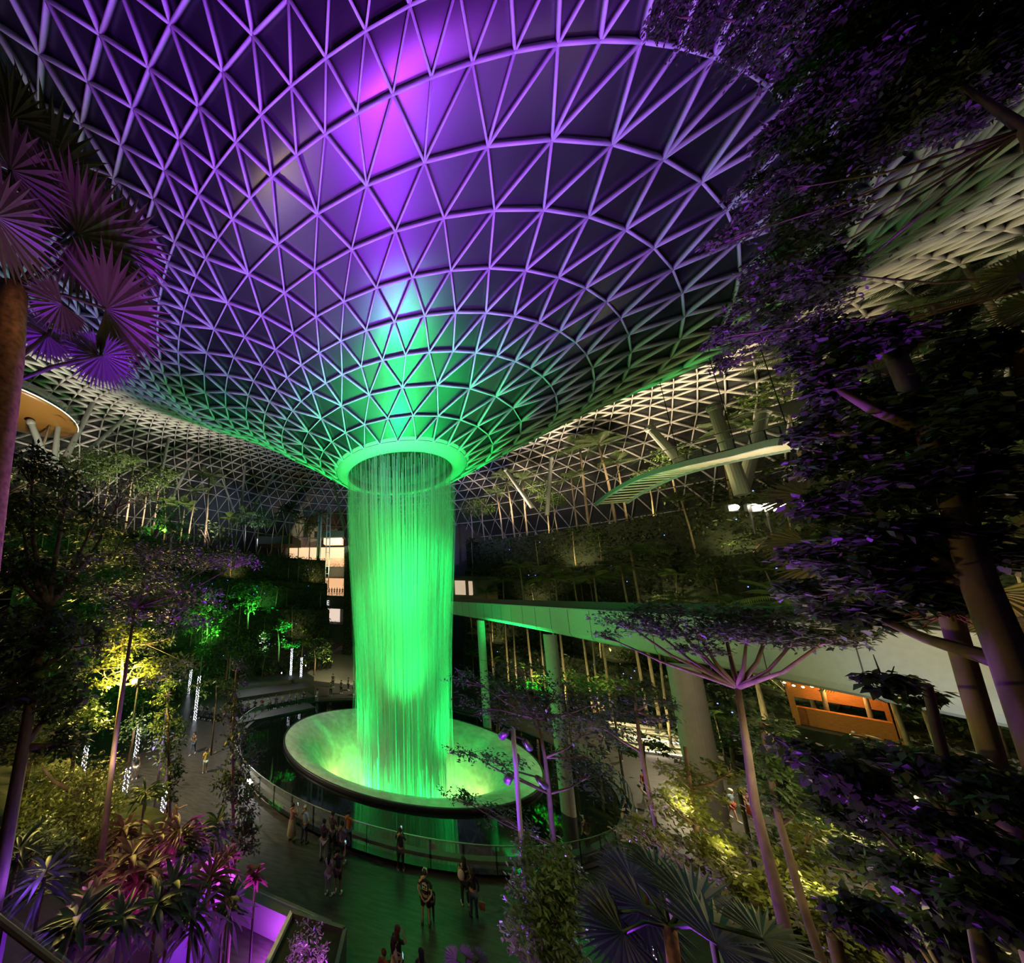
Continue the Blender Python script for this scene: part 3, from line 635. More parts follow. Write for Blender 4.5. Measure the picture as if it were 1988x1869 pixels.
def tree(name, label, trunk, blobs, m, size, dens=1.0, bark=None, group=None, cat='tree', seed=1, r0=.16, r1=.05, twigs=True, drop=.25, slim=.42, ground=0.0, clump=.22, kids=2):
    """trunk: [(px, py, dist)...] from the ground up; blobs: [(px, py, rx_px, ry_px, dist)]"""
    rg = np.random.default_rng(seed); T = [far(*t) for t in trunk]; bark = bark or BARK
    if ground is not None and T[0][2] > ground: T = [np.array([T[0][0], T[0][1], ground])]+T
    root = empty(name, tuple(T[0]), label=label, cat=cat, group=group); O = T[0]
    rr = np.linspace(r0, r1, len(T))
    MB().tube([t-O for t in T], rr, 10).build('trunk', bark, root, True)
    P = []; tot = 0
    for b in blobs:
        px, py, rx, ry, d = b[:5]; c = far(px, py, d)-O
        sx, sz = SP(rx, px, py, d), SP(ry, px, py, d); sy = (sx+sz)/2
        n = int(dens*60*(rx*ry)/(900.0))+12; P.append(cloud(rg, c, (sx, sy, sz), n, clump))
        if twigs:
            j = int(np.argmin([np.linalg.norm((t-O)-c)+max(0, (t-O)[2]-c[2])*2 for t in T])); a = T[j]-O
            if np.linalg.norm(a-c) > 3.2 and name == 'overhanging_tree': a = c+(a-c)*.5/np.linalg.norm(a-c)
            q = (a+c)/2+np.array([0, 0, -abs(c[2]-a[2])*.12])
            MB().tube([a, q, c], [r1*1.1, r1*.7, r1*.3], 6).build('branch', bark, root, True)
            mb = MB()
            for _ in range(6):
                e = c+rg.normal(size=3)*np.array([sx, sy, sz])*.55; mb.tube([c*.7+q*.3, (c+e)/2+[0, 0, -.03], e], [r1*.35, r1*.22, r1*.1], 4)
            mb.build('twigs', bark, root, True)['kind'] = 'stuff'
    P = np.concatenate(P); o = leaves('foliage', P, size, m, root, rg, drop, slim); o['kind'] = 'stuff'
    return root
# --- prototypes copied over the terraces
def shrub(name, m, size, n, r=(1, 1, .8), seed=2, label='', cat='shrub'):
    rg = np.random.default_rng(seed); root = empty(name, (0, 0, 0), label=label, cat=cat)
    P = cloud(rg, (0, 0, r[2]*.9), r, n, .28); leaves('foliage', P, size, m, root, rg)['kind'] = 'stuff'
    mb = MB()
    for k in range(5):
        e = rg.normal(size=3)*np.array(r)*.5+[0, 0, r[2]]; mb.tube([(0, 0, -.2), e*.5, e], [.05, .035, .015], 5)
    mb.build('stem', BARK, root, True); return root
def frond(mbl, base, dirv, L, w_, droop, nl=22, leafw=.035):
    """pinnate frond: points of a curved rachis and blades as quads"""
    d = np.array(dirv, float); d /= np.linalg.norm(d); up = np.array([0, 0, 1.0]); pts = []
    for i in range(9):
        t = i/8; pts.append(base+d*L*t+up*(-droop*L*t*t))
    V, F = [], []
    for i in range(nl):
        t = .12+.88*i/nl; k = t*8; j = min(7, int(k)); f = k-j; p = pts[j]*(1-f)+pts[j+1]*f; tan = pts[j+1]-pts[j]; tan /= np.linalg.norm(tan)
        sd = np.cross(tan, up); sd /= np.linalg.norm(sd)+1e-9; l = w_*math.sin(math.pi*(t*.85+.12))
        for s in (-1, 1):
            e = p+(sd*s*.8+tan*.55-up*.35)*l; h = tan*leafw; V += [p-h, p+h, e+h*.2, e-h*.2]
            b = len(V)-4; F.append((b, b+1, b+2, b+3))
    mbl.add(V, F); return pts
def palm(name, H_, nf, L, label='', m=None, lean=.1, seed=1, leafw=.035, r=.09, cat='palm tree', droop=.42, nl=22, rise=.6):
    rg = random.Random(seed); root = empty(name, (0, 0, 0), label=label, cat=cat); top = np.array([lean*H_, 0, H_])
    MB().tube([(0, 0, -.3), (lean*H_*.3, 0, H_*.5), top], [r*1.2, r, r*.8], 8).build('trunk', BARKP, root, True)
    for k in range(nf):
        a = 2*math.pi*k/nf+rg.uniform(-.2, .2); el = rg.uniform(.1, rise+.4); mb = MB()
        pts = frond(mb, top, (math.cos(a)*math.cos(el), math.sin(a)*math.cos(el), math.sin(el)), L*rg.uniform(.8, 1.1), L*.30, droop, nl, leafw)
        mb.tube(pts, [.02]*8+[.006], 4); mb.build('frond', m or L_MID, root)
    return root
def fan_leaf(mb, c, n, axis, R, span=250, nb=34, seed=0, split=.62):
    """fan palm leaf: pleated blades radiating from c in the plane with normal n, axis = middle blade"""
    n = np.array(n, float); n /= np.linalg.norm(n); a = np.array(axis, float); a -= n*np.dot(a, n); a /= np.linalg.norm(a); b = np.cross(n, a); rg = random.Random(seed)
    V, F = [], []
    for i in range(nb):
        t = math.radians((i+.5)/nb*span-span/2); dt = math.radians(span/nb)*.52; L = R*(.78+.22*math.cos(t*.7))*rg.uniform(.93, 1.04)
        dirc = lambda q: a*math.cos(q)+b*math.sin(q)
        fold = n*R*.012*(1 if i % 2 else -1); dr = np.array([0, 0, -1.0])*R*rg.uniform(.05, .14)
        p1 = c+dirc(t-dt)*L*split; p2 = c+dirc(t+dt)*L*split; tip = c+dirc(t)*L+dr
        V += [c, p1+dr*.35, tip, p2+dr*.35, c+dirc(t)*L*split+fold*2+dr*.35]; q = len(V)-5; F += [(q, q+1, q+4), (q+4, q+1, q+2), (q, q+4, q+3), (q+4, q+2, q+3)]
    mb.add(V, F)
def fan_palm(label, base, leavesl, m, trunk=None, r=.14, name='fan_palm', tm=None, ground=0.0, stemw=.022):
    """leavesl: [(px, py, dist, radius_px, axis_deg in the picture, tilt)]"""
    T = [far(*t) for t in base]; 
    if ground is not None and T[0][2] > ground: T = [np.array([T[0][0], T[0][1], ground])]+T
    O = T[0]; root = empty(name, tuple(O), label=label, cat='palm tree')
    MB().tube([t-O for t in T], r, 12).build('trunk', tm or FIB, root, True)
    for i, (px, py, d, R, ax, tilt) in enumerate(leavesl):
        c = far(px, py, d)-O; v = far(px, py, d)-np.array([0, 0, EYE]); v /= np.linalg.norm(v); axs = RT*math.cos(math.radians(ax))+UP*math.sin(math.radians(ax))
        n = -v+np.array([0, 0, 1.0])*tilt+axs*.25; mb = MB(); fan_leaf(mb, c, n, axs, SP(R, px, py, d), seed=i, nb=30+i % 5*2)
        lf = mb.build('fan_leaf', m, root); MB().tube([T[-1]-O, (T[-1]-O+c)/2+[0, 0, .08], c], stemw, 5).build('leaf_stalk', m, lf, True)
    return root
def rosette(name, label, c, n, L, m, w_=.05, H_=.8, seed=1, up=.6):
    rg = random.Random(seed); root = empty(name, tuple(c), label=label, cat='plant')
    MB().tube([(0, 0, -float(c[2])), (0, 0, H_)], .03, 6).build('stem', BARK, root, True); V, F = [], []
    for k in range(n):
        a = rg.uniform(0, 2*math.pi); el = rg.uniform(-.1, 1.3)*up+.1; l = L*rg.uniform(.7, 1.1); d = np.array([math.cos(a)*math.cos(el), math.sin(a)*math.cos(el), math.sin(el)]); s = np.array([-math.sin(a), math.cos(a), 0])
        b = np.array([0, 0, H_+rg.uniform(-.25, .1)]); q = len(V)
        for i in range(6):
            t = i/5; p = b+d*l*t+np.array([0, 0, -1])*l*.45*t*t; ww = w_*math.sin(math.pi*min(1, t*.9+.1))+.003; V += [p-s*ww, p-np.array([0, 0, .02*math.sin(math.pi*t)]), p+s*ww]
        for i in range(5): F += [(q+i*3, q+i*3+1, q+i*3+4, q+i*3+3), (q+i*3+1, q+i*3+2, q+i*3+5, q+i*3+4)]
    mesh('sword_leaves', V, F, m, root, True)['kind'] = 'stuff'; return root

# ---- hillside planting: shrubs, palms and small trees on the terraces
rgp = random.Random(11)
protos = {
 'leafy_shrub': shrub('leafy_shrub', L_DARK, .30, 420, (1.5, 1.5, 1.1), 3), 'broadleaf_shrub': shrub('broadleaf_shrub', L_MID, .45, 170, (1.2, 1.2, 1.0), 5),
 'pale_shrub': shrub('pale_shrub', L_PALE, .50, 130, (1.2, 1.2, 1.0), 6), 'areca_palm': palm('areca_palm', 4.6, 11, 2.0, m=L_MID, seed=2, r=.06),
 'tall_palm': palm('tall_palm', 7.5, 12, 2.3, m=L_DARK, seed=5, lean=.05, r=.09), 'slender_tree': None}
tr_ = empty('slender_tree', (0, 0, 0)); rg_ = np.random.default_rng(8)
MB().tube([(0, 0, -.3), (.15, 0, 3), (.1, .1, 6.2)], [.09, .07, .03], 7).build('trunk', BARKP, tr_, True)
Pp = np.concatenate([cloud(rg_, c, r, n, .25) for c, r, n in (((0, 0, 6), (1.6, 1.6, .8), 500), ((.6, .3, 4.6), (1.3, 1.3, .5), 260), ((-.7, 0, 5.0), (1.2, 1.2, .5), 260))])
leaves('foliage', Pp, .26, L_MID, tr_, rg_)['kind'] = 'stuff'; protos['slender_tree'] = tr_
KIND = {'leafy_shrub': ('dense small-leaved shrub', 'shrub'), 'broadleaf_shrub': ('broad-leaved shrub', 'shrub'), 'pale_shrub': ('pale big-leaved shrub', 'shrub'), 'areca_palm': ('short slender feather palm', 'palm tree'), 'tall_palm': ('tall feather palm', 'palm tree'), 'slender_tree': ('thin-trunked tree with a flat crown', 'tree')}
used = set(); TIERN = ['lowest tier', 'second tier', 'third tier', 'upper tier', 'top edge']
def plant(kind, pos, label, group, s=1.0):
    o = protos[kind]
    if kind in used: o = copy_tree(o)
    used.add(kind); o.location = pos; o.rotation_euler = (0, 0, rgp.uniform(0, 6.28)); o.scale = (s, s, s); tag(o, label, KIND[kind][1], group); return o
def side_of(deg, R):
    return ('right' if deg > 0 else 'left')
ORD = ['first', 'second', 'third', 'fourth', 'fifth', 'sixth', 'seventh', 'eighth', 'ninth', 'tenth', 'eleventh', 'twelfth', 'thirteenth', 'fourteenth', 'fifteenth', 'sixteenth']
for (a0, a1, r0, top, sd) in ((64, 158, 27.5, 24.0, 'right'), (-153, -72, 26.5, 20.0, 'left')):
    for tier in range(5):
        R = r0+.3+2.6*(tier-.5)+1.2 if tier else r0-1.0
        z = top/4*tier if tier else 0.0
        nn = (20 if sd == 'right' else 16)+(8 if tier == 4 else 0); cnt = {}
        for k in range(nn):
            t_ = (k+rgp.uniform(.1, .9))/nn; deg = a1+(a0-a1)*t_ if sd == 'right' else a0+(a1-a0)*t_
            kind = rgp.choice(['leafy_shrub', 'broadleaf_shrub', 'broadleaf_shrub', 'areca_palm', 'slender_tree', 'tall_palm'] if tier not in (0,) else ['leafy_shrub', 'broadleaf_shrub', 'pale_shrub', 'areca_palm'])
            if tier == 4: kind = rgp.choice(['tall_palm', 'slender_tree', 'slender_tree', 'areca_palm', 'tall_palm', 'leafy_shrub'])
            cnt[kind] = cnt.get(kind, 0)+1
            p = pol(R+rgp.uniform(-.4, .4)-(.6 if tier else 0), deg, z)
            plant(kind, p, '%s %s from the waterfall, %s of the %s hillside' % (ORD[cnt[kind]-1], KIND[kind][0], TIERN[tier], sd), '%s plants on the %s hillside, %s' % (KIND[kind][0], sd, TIERN[tier]),
                  rgp.uniform(.8, 1.15)*(1.0 if kind.endswith('shrub') else .78)*(rgp.uniform(1.5, 2.1) if tier == 4 else 1))
# creepers covering the terrace walls (uncountable)
def creeper(a0, a1, r0, top, n, seed, label):
    rg = np.random.default_rng(seed); P = []
    for k in range(4):
        m_ = n//4; a = np.radians(rg.uniform(a0, a1, m_)); R = r0+2.6*k+rg.uniform(-.35, .6, m_); z = top/4*(k+rg.uniform(0, 1.06, m_)**.8)
        P.append(np.stack([AX+R*np.sin(a), AY-R*np.cos(a), z], 1))
    o = leaves('hanging_creepers', np.concatenate(P), .42, L_DARK, None, rg, .8); return tag(o, label, 'creeper', kind='stuff')
creeper(62, 159, 27.3, 24, 26000, 4, 'dark creepers covering the walls of the right hillside'); creeper(-154, -70, 26.3, 20, 20000, 5, 'dark creepers covering the walls of the left hillside')
# ---- taller palms rising in front of the right hillside
PP = [palm('royal_palm', 9, 13, 2.6, m=L_MID, seed=31, r=.09, lean=.03, leafw=.045), palm('royal_palm', 13, 13, 2.7, m=L_MID, seed=32, r=.10, lean=-.02, leafw=.045), palm('royal_palm', 17, 14, 2.8, m=L_MID, seed=33, r=.11, lean=.02, leafw=.045)]
for k in range(24):
    deg = 152-3.3*k+rgp.uniform(-1, 1); i = rgp.choice([0, 1, 1, 2, 2] if deg > 88 else [0, 1, 1]); o = PP[i]
    if k > 2: o = copy_tree(PP[i])
    else: i = k; o = PP[k]
    o.location = pol(rgp.uniform(24.3, 26.6), deg, 0); o.rotation_euler = (0, 0, rgp.uniform(0, 6.28)); s_ = rgp.uniform(.85, 1.12); o.scale = (s_, s_, s_)
    tag(o, '%s %s palm, counted from the waterfall, rising before the right hillside' % ((ORD+['seventeenth', 'eighteenth', 'nineteenth', 'twentieth', 'twenty-first', 'twenty-second', 'twenty-third', 'last'])[k], ('short', 'mid-height', 'tall')[i]), 'palm tree', 'slender palms before the right hillside')
# ---- light-wrapped trunks
M_FAIRY = mat('fairy_light', (.9, .9, 1), .5, emit=(.78, .82, 1.0), estr=7)
def fairy(px, y0, y1, label, z=0.0, dist=None, r=.10, step=.075, lampw=0, rr=.017):
    base = onz(px, y1, z) if dist is None else far(px, y1, dist); d = math.hypot(base[0], base[1]); topz = far(px, y0, d)[2]; h = topz-base[2]
    root = empty('light_wrapped_trunk', tuple(base), label=label, cat='tree trunk')
    MB().tube([(0, 0, -max(.1, base[2])), (0, 0, h*1.02), (.05, 0, h+2.0)], [r, r*.9, r*.6], 8).build('trunk', BARK, root, True); mb = MB(); rg = random.Random(int(px))
    n = int(h/step*3.2)
    for i in range(n):
        t = i/n; a = i*1.9+rg.uniform(-.3, .3); q = r*1.12*rg.uniform(1, 1.25); mb.ball((q*math.cos(a), q*math.sin(a), h*t), rr*rg.uniform(.6, 1.5), 4, 2)
    mb.build('light_string', M_FAIRY, root)['kind'] = 'stuff'
    rg_ = np.random.default_rng(int(px)); leaves('foliage', cloud(rg_, (0, 0, h+2.2), (1.1, 1.1, .7), 300, .3), .22, L_MID, root, rg_)['kind'] = 'stuff'
    return root
for a in ((563, 1258, 1335, 'trunk wrapped in white lights, left of the pair beside the back steps'), (583, 1276, 1338, 'thicker trunk wrapped in white lights, right of the pair beside the back steps'),
          (378, 1312, 1398, 'trunk wrapped in white lights beside the group sitting on the left'), (366, 1300, 1346, 'smaller light-wrapped trunk behind the one beside the sitting group'),
          (263, 1412, 1470, 'light-wrapped trunk just right of the tall left tree trunk'), (160, 1450, 1502, 'leftmost trunk wrapped in white lights'),
          (240, 1490, 1552, 'light-wrapped trunk in the bushes, lower one near the tall left trunk'), (312, 1525, 1610, 'light-wrapped trunk among the left bushes, nearest the couple pointing'),
          (735, 1262, 1322, 'light-wrapped trunk seen through the left edge of the waterfall'), (720, 1285, 1336, 'lower light-wrapped trunk seen through the left edge of the waterfall'),
          (800, 1272, 1338, 'light-wrapped trunk seen through the middle of the waterfall'), (829, 1266, 1308, 'light-wrapped trunk seen through the right part of the waterfall')):
    fairy(*a, rr=.028)
fairy(1283, 1326, 1386, 'light-wrapped leaning trunk left of the thick round column', rr=.028); fairy(1455, 1340, 1388, 'light-wrapped trunk between the purple-lit tree and its neighbour', rr=.028)
fairy(1272, 1780, 1872, 'light-wrapped trunk between the big fan leaves at the bottom', z=1.5, r=.07, rr=.02)

# ---- near trees
flat = dict(drop=.05)
tree('umbrella_tree', 'slender dark tree with layered branches in front of the glowing funnel, beside the lamp pole', [(1094, 1760, 12.3), (1075, 1640, 12.2), (1066, 1540, 12.1), (1058, 1470, 12), (1044, 1395, 12)],
     [(1000, 1345, 90, 22, 12.2), (920, 1320, 60, 18, 12.0), (1080, 1340, 90, 24, 12.4), (1160, 1365, 70, 24, 12.2), (960, 1375, 90, 20, 11.8), (1080, 1385, 100, 22, 12), (905, 1458, 55, 12, 11.6), (960, 1475, 60, 16, 11.7), (1140, 1420, 90, 22, 12.4), (890, 1548, 50, 7, 11.5), (935, 1560, 60, 12, 11.6), (985, 1590, 70, 16, 11.7), (1140, 1510, 70, 30, 12.5), (1130, 1470, 70, 24, 12.6), (1010, 1300, 60, 16, 12.3)],
     L_DARK, .13, 3.4, seed=21, r0=.10, r1=.035, clump=.24, **flat)
tree('umbrella_tree', 'purple-lit forked tree with a wide flat crown in front of the bridge', [(1575, 1990, 7.0), (1540, 1869, 7.0), (1500, 1700, 7.2), (1465, 1560, 7.4), (1450, 1450, 7.5), (1432, 1335, 7.6)],
     [(1200, 1200, 50, 16, 8.0), (1260, 1215, 70, 22, 8.0), (1350, 1225, 90, 22, 7.8), (1450, 1230, 90, 24, 7.6), (1550, 1235, 100, 22, 7.4), (1290, 1185, 70, 16, 8.2), (1400, 1195, 90, 18, 8.0), (1500, 1200, 90, 20, 7.8), (1620, 1230, 70, 20, 7.2), (1170, 1232, 36, 8, 8.0), (1360, 1262, 60, 10, 7.7)],
     L_DARK, .08, 7, seed=22, r0=.07, r1=.03, clump=.26, **flat)
tree('slim_tree', 'second slim trunk right of the forked tree, carrying a pale-lit leafy head', [(1610, 1910, 7.2), (1560, 1760, 7.5), (1515, 1600, 7.8), (1490, 1480, 8), (1478, 1400, 8.1)],
     [(1512, 1410, 32, 24, 8.1), (1500, 1450, 45, 30, 8.1), (1530, 1500, 45, 40, 8), (1490, 1550, 40, 40, 8), (1555, 1560, 40, 50, 7.9)], L_MID, .09, 4.5, seed=23, r0=.045, r1=.025)
tree('slim_tree', 'very thin dark tree standing between the pool and the man with the raised phone', [(1300, 1750, 10.6), (1285, 1660, 10.6), (1262, 1550, 10.6), (1245, 1460, 10.6), (1235, 1380, 10.6)],
     [(1200, 1380, 60, 24, 10.8), (1260, 1360, 50, 24, 10.6), (1230, 1330, 40, 20, 10.7), (1170, 1410, 50, 24, 10.6), (1290, 1400, 40, 16, 10.5)], L_DARK, .11, 3.0, seed=24, r0=.06, r1=.03)
tree('leafy_tree', 'thin tree with yellow-green leaves in front of the thick round column', [(1378, 1790, 9.6), (1365, 1700, 9.6), (1350, 1600, 9.6), (1340, 1530, 9.6), (1330, 1450, 9.6)],
     [(1320, 1500, 50, 36, 9.6), (1360, 1540, 60, 36, 9.7), (1310, 1570, 45, 40, 9.5), (1370, 1610, 60, 40, 9.6), (1330, 1660, 50, 50, 9.5), (1420, 1500, 40, 30, 9.7), (1400, 1660, 60, 40, 9.4), (1430, 1700, 60, 50, 9.3)], L_YEL, .11, 2.6, seed=25, r0=.05, r1=.03)
tree('leafy_tree', 'bushy tree filling the bottom right of centre with yellow-green leaves', [(1480, 1960, 8.8), (1470, 1869, 8.8), (1450, 1760, 8.8)],
     [(1420, 1760, 60, 40, 8.8), (1500, 1740, 60, 50, 8.8), (1560, 1700, 60, 60, 9.0), (1600, 1780, 60, 60, 8.6), (1640, 1840, 60, 50, 8.4), (1470, 1830, 50, 40, 8.6), (1580, 1620, 50, 50, 9.4), (1530, 1850, 50, 30, 8.4), (1250, 1620, 40, 40, 8.6)], L_YEL, .10, 3.5, seed=26, r0=.06, r1=.03)
tree('leafy_tree', 'dense leafy tree with a few fairy lights, right beside the lamp pole at the bottom', [(1070, 1960, 8.0), (1065, 1800, 8.2), (1060, 1700, 8.4)],
     [(1060, 1660, 60, 40, 8.6), (1040, 1720, 70, 50, 8.4), (1085, 1780, 60, 50, 8.2), (1040, 1820, 70, 50, 8), (1100, 1700, 40, 40, 8.4), (1080, 1850, 70, 40, 7.8)], L_MID, .12, 4.5, seed=27, r0=.08, r1=.04)
tree('tall_tree', 'tall slim trunk at the left rising to a purple-lit crown', [(158, 1900, 7.6), (200, 1640, 8.2), (222, 1450, 8.6), (240, 1330, 8.8), (262, 1180, 9)],
     [(150, 1090, 80, 22, 9.2), (240, 1080, 90, 26, 9.2), (330, 1080, 90, 26, 9.4), (420, 1085, 80, 22, 9.6), (470, 1090, 40, 16, 9.7), (300, 1130, 100, 26, 9.2), (220, 1150, 80, 24, 9), (380, 1160, 70, 26, 9.4), (350, 1200, 60, 30, 9.2), (300, 1060, 80, 16, 9.4), (250, 1195, 60, 20, 9)],
     L_DARK, .12, 5.0, seed=28, r0=.09, r1=.03, clump=.24, **flat)
tree('tall_tree', 'dark leaning trunk at the far left edge under heavy foliage', [(0, 1700, 6.6), (45, 1450, 7), (70, 1300, 7.2), (92, 1180, 7.4)],
     [(40, 1000, 80, 60, 8.5), (130, 960, 70, 60, 9.5), (60, 900, 70, 40, 9.5), (20, 1090, 60, 60, 8), (100, 1130, 70, 50, 8), (60, 1220, 90, 60, 7.4), (150, 1250, 60, 60, 7.6), (20, 1330, 60, 60, 7), (110, 1350, 60, 50, 7.2), (180, 1020, 70, 40, 10), (240, 960, 70, 40, 12), (130, 1440, 60, 30, 7.2)],
     L_DARK, .14, 3.5, seed=29, r0=.10, r1=.06)
tree('column_tree', 'narrow dark tree with purple glints beside the left end of the glass railing', [(455, 1680, 11.6), (452, 1560, 11.8), (452, 1420, 12), (458, 1310, 12)],
     [(458, 1300, 22, 26, 12), (455, 1350, 32, 30, 12), (450, 1400, 40, 34, 12), (470, 1450, 42, 34, 11.9), (455, 1500, 44, 36, 11.8), (468, 1550, 44, 36, 11.8), (450, 1600, 40, 30, 11.7), (475, 1630, 34, 24, 11.6), (445, 1650, 30, 24, 11.5)], L_DARK, .15, 5, seed=30, r0=.08, r1=.03)
tree('column_tree', 'narrow tree with green-lit leaves between the two groups on the left', [(330, 1600, 14), (328, 1480, 14.2), (325, 1360, 14.4)],
     [(325, 1345, 34, 26, 14.4), (330, 1385, 36, 30, 14.4), (328, 1430, 36, 30, 14.3), (335, 1480, 34, 30, 14.2), (330, 1530, 26, 26, 14)], L_MID, .17, 4, seed=31, r0=.08, r1=.04)
tree('lit_tree', 'tree glowing bright yellow from a lamp among its leaves', [(212, 1560, 15), (222, 1440, 15.2), (236, 1330, 15.4), (238, 1250, 15.5)],
     [(262, 1290, 50, 30, 15.6), (220, 1260, 60, 30, 15.4), (290, 1250, 50, 30, 15.8), (200, 1310, 50, 24, 15.2), (300, 1320, 36, 20, 15.7), (240, 1220, 60, 20, 15.6)], L_YEL, .2, 4, seed=32, r0=.10, r1=.05, bark=BARKP)
tree('leafy_tree', 'dense yellow-green bushy tree at the left behind the purple-lit plants', [(140, 1760, 9), (145, 1640, 9.2), (150, 1540, 9.4)],
     [(110, 1520, 60, 40, 9.6), (180, 1500, 60, 40, 9.8), (200, 1560, 60, 50, 9.4), (130, 1590, 70, 50, 9.2), (70, 1570, 60, 50, 9), (190, 1620, 50, 36, 9.2), (60, 1460, 60, 40, 9)], L_YEL, .11, 4.0, seed=33, r0=.08, r1=.05)
for i, (x, y, d, lab) in enumerate(((400, 1190, 26, 'green-lit tree behind the sitting group on the left'), (480, 1160, 30, 'green-lit tree in the middle of the left bank'), (540, 1230, 34, 'green-lit tree behind the two light-wrapped trunks'), (440, 1250, 26, 'low green-lit tree left of the light-wrapped pair'), (330, 1010, 26, 'small tree lit bright green high on the left bank'), (610, 1260, 36, 'dark green palm-like tree left of the pale path'), (500, 1000, 40, 'dark tree on the skyline left of the lift tower'), (590, 1000, 44, 'dark tree on the skyline just left of the lift tower'))):
    s = 26/d; tree('bank_tree', lab, [(x, y+70*s, d), (x+2, y+30*s, d), (x, y, d)], [(x, y, 50*s, 26*s, d), (x-30*s, y+20*s, 36*s, 20*s, d), (x+32*s, y+16*s, 36*s, 20*s, d), (x, y-24*s, 34*s, 18*s, d)], L_MID if i < 6 else L_DARK, .34, 3.0, seed=50+i, r0=.1, r1=.06, twigs=False, ground=None)
# overhanging tree at the top right
bl_ = [(1300, 25, 50, 40), (1390, 30, 90, 36), (1500, 40, 110, 60), (1620, 60, 110, 90), (1760, 70, 140, 110), (1900, 120, 110, 140), (1620, 190, 90, 80), (1740, 230, 110, 80), (1880, 210, 100, 60), (1520, 260, 60, 34), (1570, 320, 80, 50), (1450, 365, 50, 20), (1520, 370, 60, 26), (1640, 330, 80, 50), (1480, 420, 70, 34), (1400, 468, 40, 14), (1570, 440, 80, 50), (1520, 500, 80, 40), (1600, 530, 70, 50), (1480, 570, 60, 40), (1560, 600, 90, 50), (1420, 650, 50, 24), (1490, 660, 70, 30), (1410, 705, 40, 22), (1580, 660, 70, 40)]
tree('overhanging_tree', 'big dark small-leaved tree overhanging the top right', [(2200, 1240, 6.0), (2120, 520, 6.2), (1990, 250, 6.6), (1860, 160, 7)], [(x, y, a, b, 7+.6*((i*7) % 3-1)) for i, (x, y, a, b) in enumerate(bl_)], L_DARK, .07, 6.0, seed=40, r0=.09, r1=.014, clump=.2)
bl_ = [(1680, 660, 70, 40), (1790, 650, 70, 40), (1900, 690, 80, 60), (1600, 740, 50, 40), (1700, 780, 110, 60), (1830, 800, 100, 80), (1940, 800, 60, 100), (1590, 840, 50, 40), (1680, 880, 100, 60), (1800, 930, 110, 70), (1920, 950, 70, 80), (1650, 980, 90, 60), (1770, 1040, 110, 60), (1900, 1080, 80, 60), (1620, 1080, 80, 50), (1720, 1120, 100, 50), (1590, 1150, 70, 40), (1680, 1190, 90, 40), (1820, 1150, 70, 50), (1560, 700, 30, 30)]
tree('broadleaf_tree', 'dark broad-leaved tree with a thick leaning trunk on the right', [(2100, 1700, 5.0), (2040, 1500, 5.0), (1965, 1290, 5.1), (1900, 1130, 5.3), (1850, 960, 5.5), (1800, 830, 5.8), (1738, 690, 6.2)], [(x, y, a, b, 6+.5*((i*5) % 3-1)) for i, (x, y, a, b) in enumerate(bl_)], L_DARK, .09, 3.6, seed=41, r0=SP(36, 1965, 1290, 5.1), r1=SP(16, 1738, 690, 6.2), slim=.55, clump=.24)
bl_ = [(1715, 1320, 24, 40), (1770, 1330, 26, 40), (1560, 1460, 60, 40), (1640, 1500, 70, 60), (1740, 1480, 80, 60), (1850, 1500, 90, 60), (1950, 1540, 60, 60), (1680, 1580, 80, 60), (1790, 1600, 90, 60), (1900, 1640, 90, 70), (1720, 1690, 80, 60), (1820, 1720, 90, 60), (1930, 1760, 80, 70), (1760, 1800, 80, 60), (1860, 1830, 90, 50), (1680, 1780, 60, 50)]
tree('vine_tree', 'dark drooping leaves covering the lower right corner', [(1960, 2100, 4.4), (1900, 1800, 4.8), (1860, 1600, 5.0), (1800, 1330, 5.2)], [(x, y, a, b, 5.2+.5*((i*5) % 3-1)) for i, (x, y, a, b) in enumerate(bl_)], L_DARK, .08, 3.4, seed=42, r0=.05, r1=.02, slim=.5, drop=.9)
# palm with orange fibre at the right
T = [(1990, 1800, 5.6), (1935, 1500, 5.6), (1885, 1330, 5.6), (1850, 1210, 5.7), (1822, 1090, 5.8)]
fan_palm('tall fan palm with an orange-lit fibrous trunk at the right edge', T, [(1950, 985, 7.0, 110, 10, .3), (1960, 1060, 6.8, 110, -10, .3), (1925, 1150, 7.2, 90, -60, .3), (1560, 1050, 8.2, 80, 200, .4), (1600, 1090, 8.2, 90, 190, .4), (1560, 960, 8.6, 80, 170, .4), (1700, 720, 7.6, 70, 30, .4), (1960, 1200, 6.6, 80, -80, .2)], L_OLIVE, r=SP(19, 1885, 1330, 5.6), tm=BARKP)
mb = MB(); rg = random.Random(5); A = far(1850, 1200, 5.7); B = far(1815, 1060, 5.8)
fp = bpy.data.objects['fan_palm']; O_ = np.array(fp.location)
for k in range(420):
    t = rg.random(); p = A*(1-t)+B*t-O_; a = rg.uniform(0, 6.28); q = SP(20, 1850, 1150, 5.7)+.03*t; e = np.array([math.cos(a), math.sin(a), 0]); mb.bar(p+e*q*.7, p+e*(q+rg.uniform(.04, .14))+[0, 0, rg.uniform(-.12, .15)], .009, .006)
mb.build('leaf_base_fibre', FIB, fp)['kind'] = 'stuff'
fan_palm('yellow-green fan leaf against the roof at the right edge', [(2060, 760, 6.0), (2040, 640, 6.0)], [(1985, 530, 6.0, 90, 150, .2), (2010, 590, 6.0, 80, 190, .2)], L_YEL, ground=0)
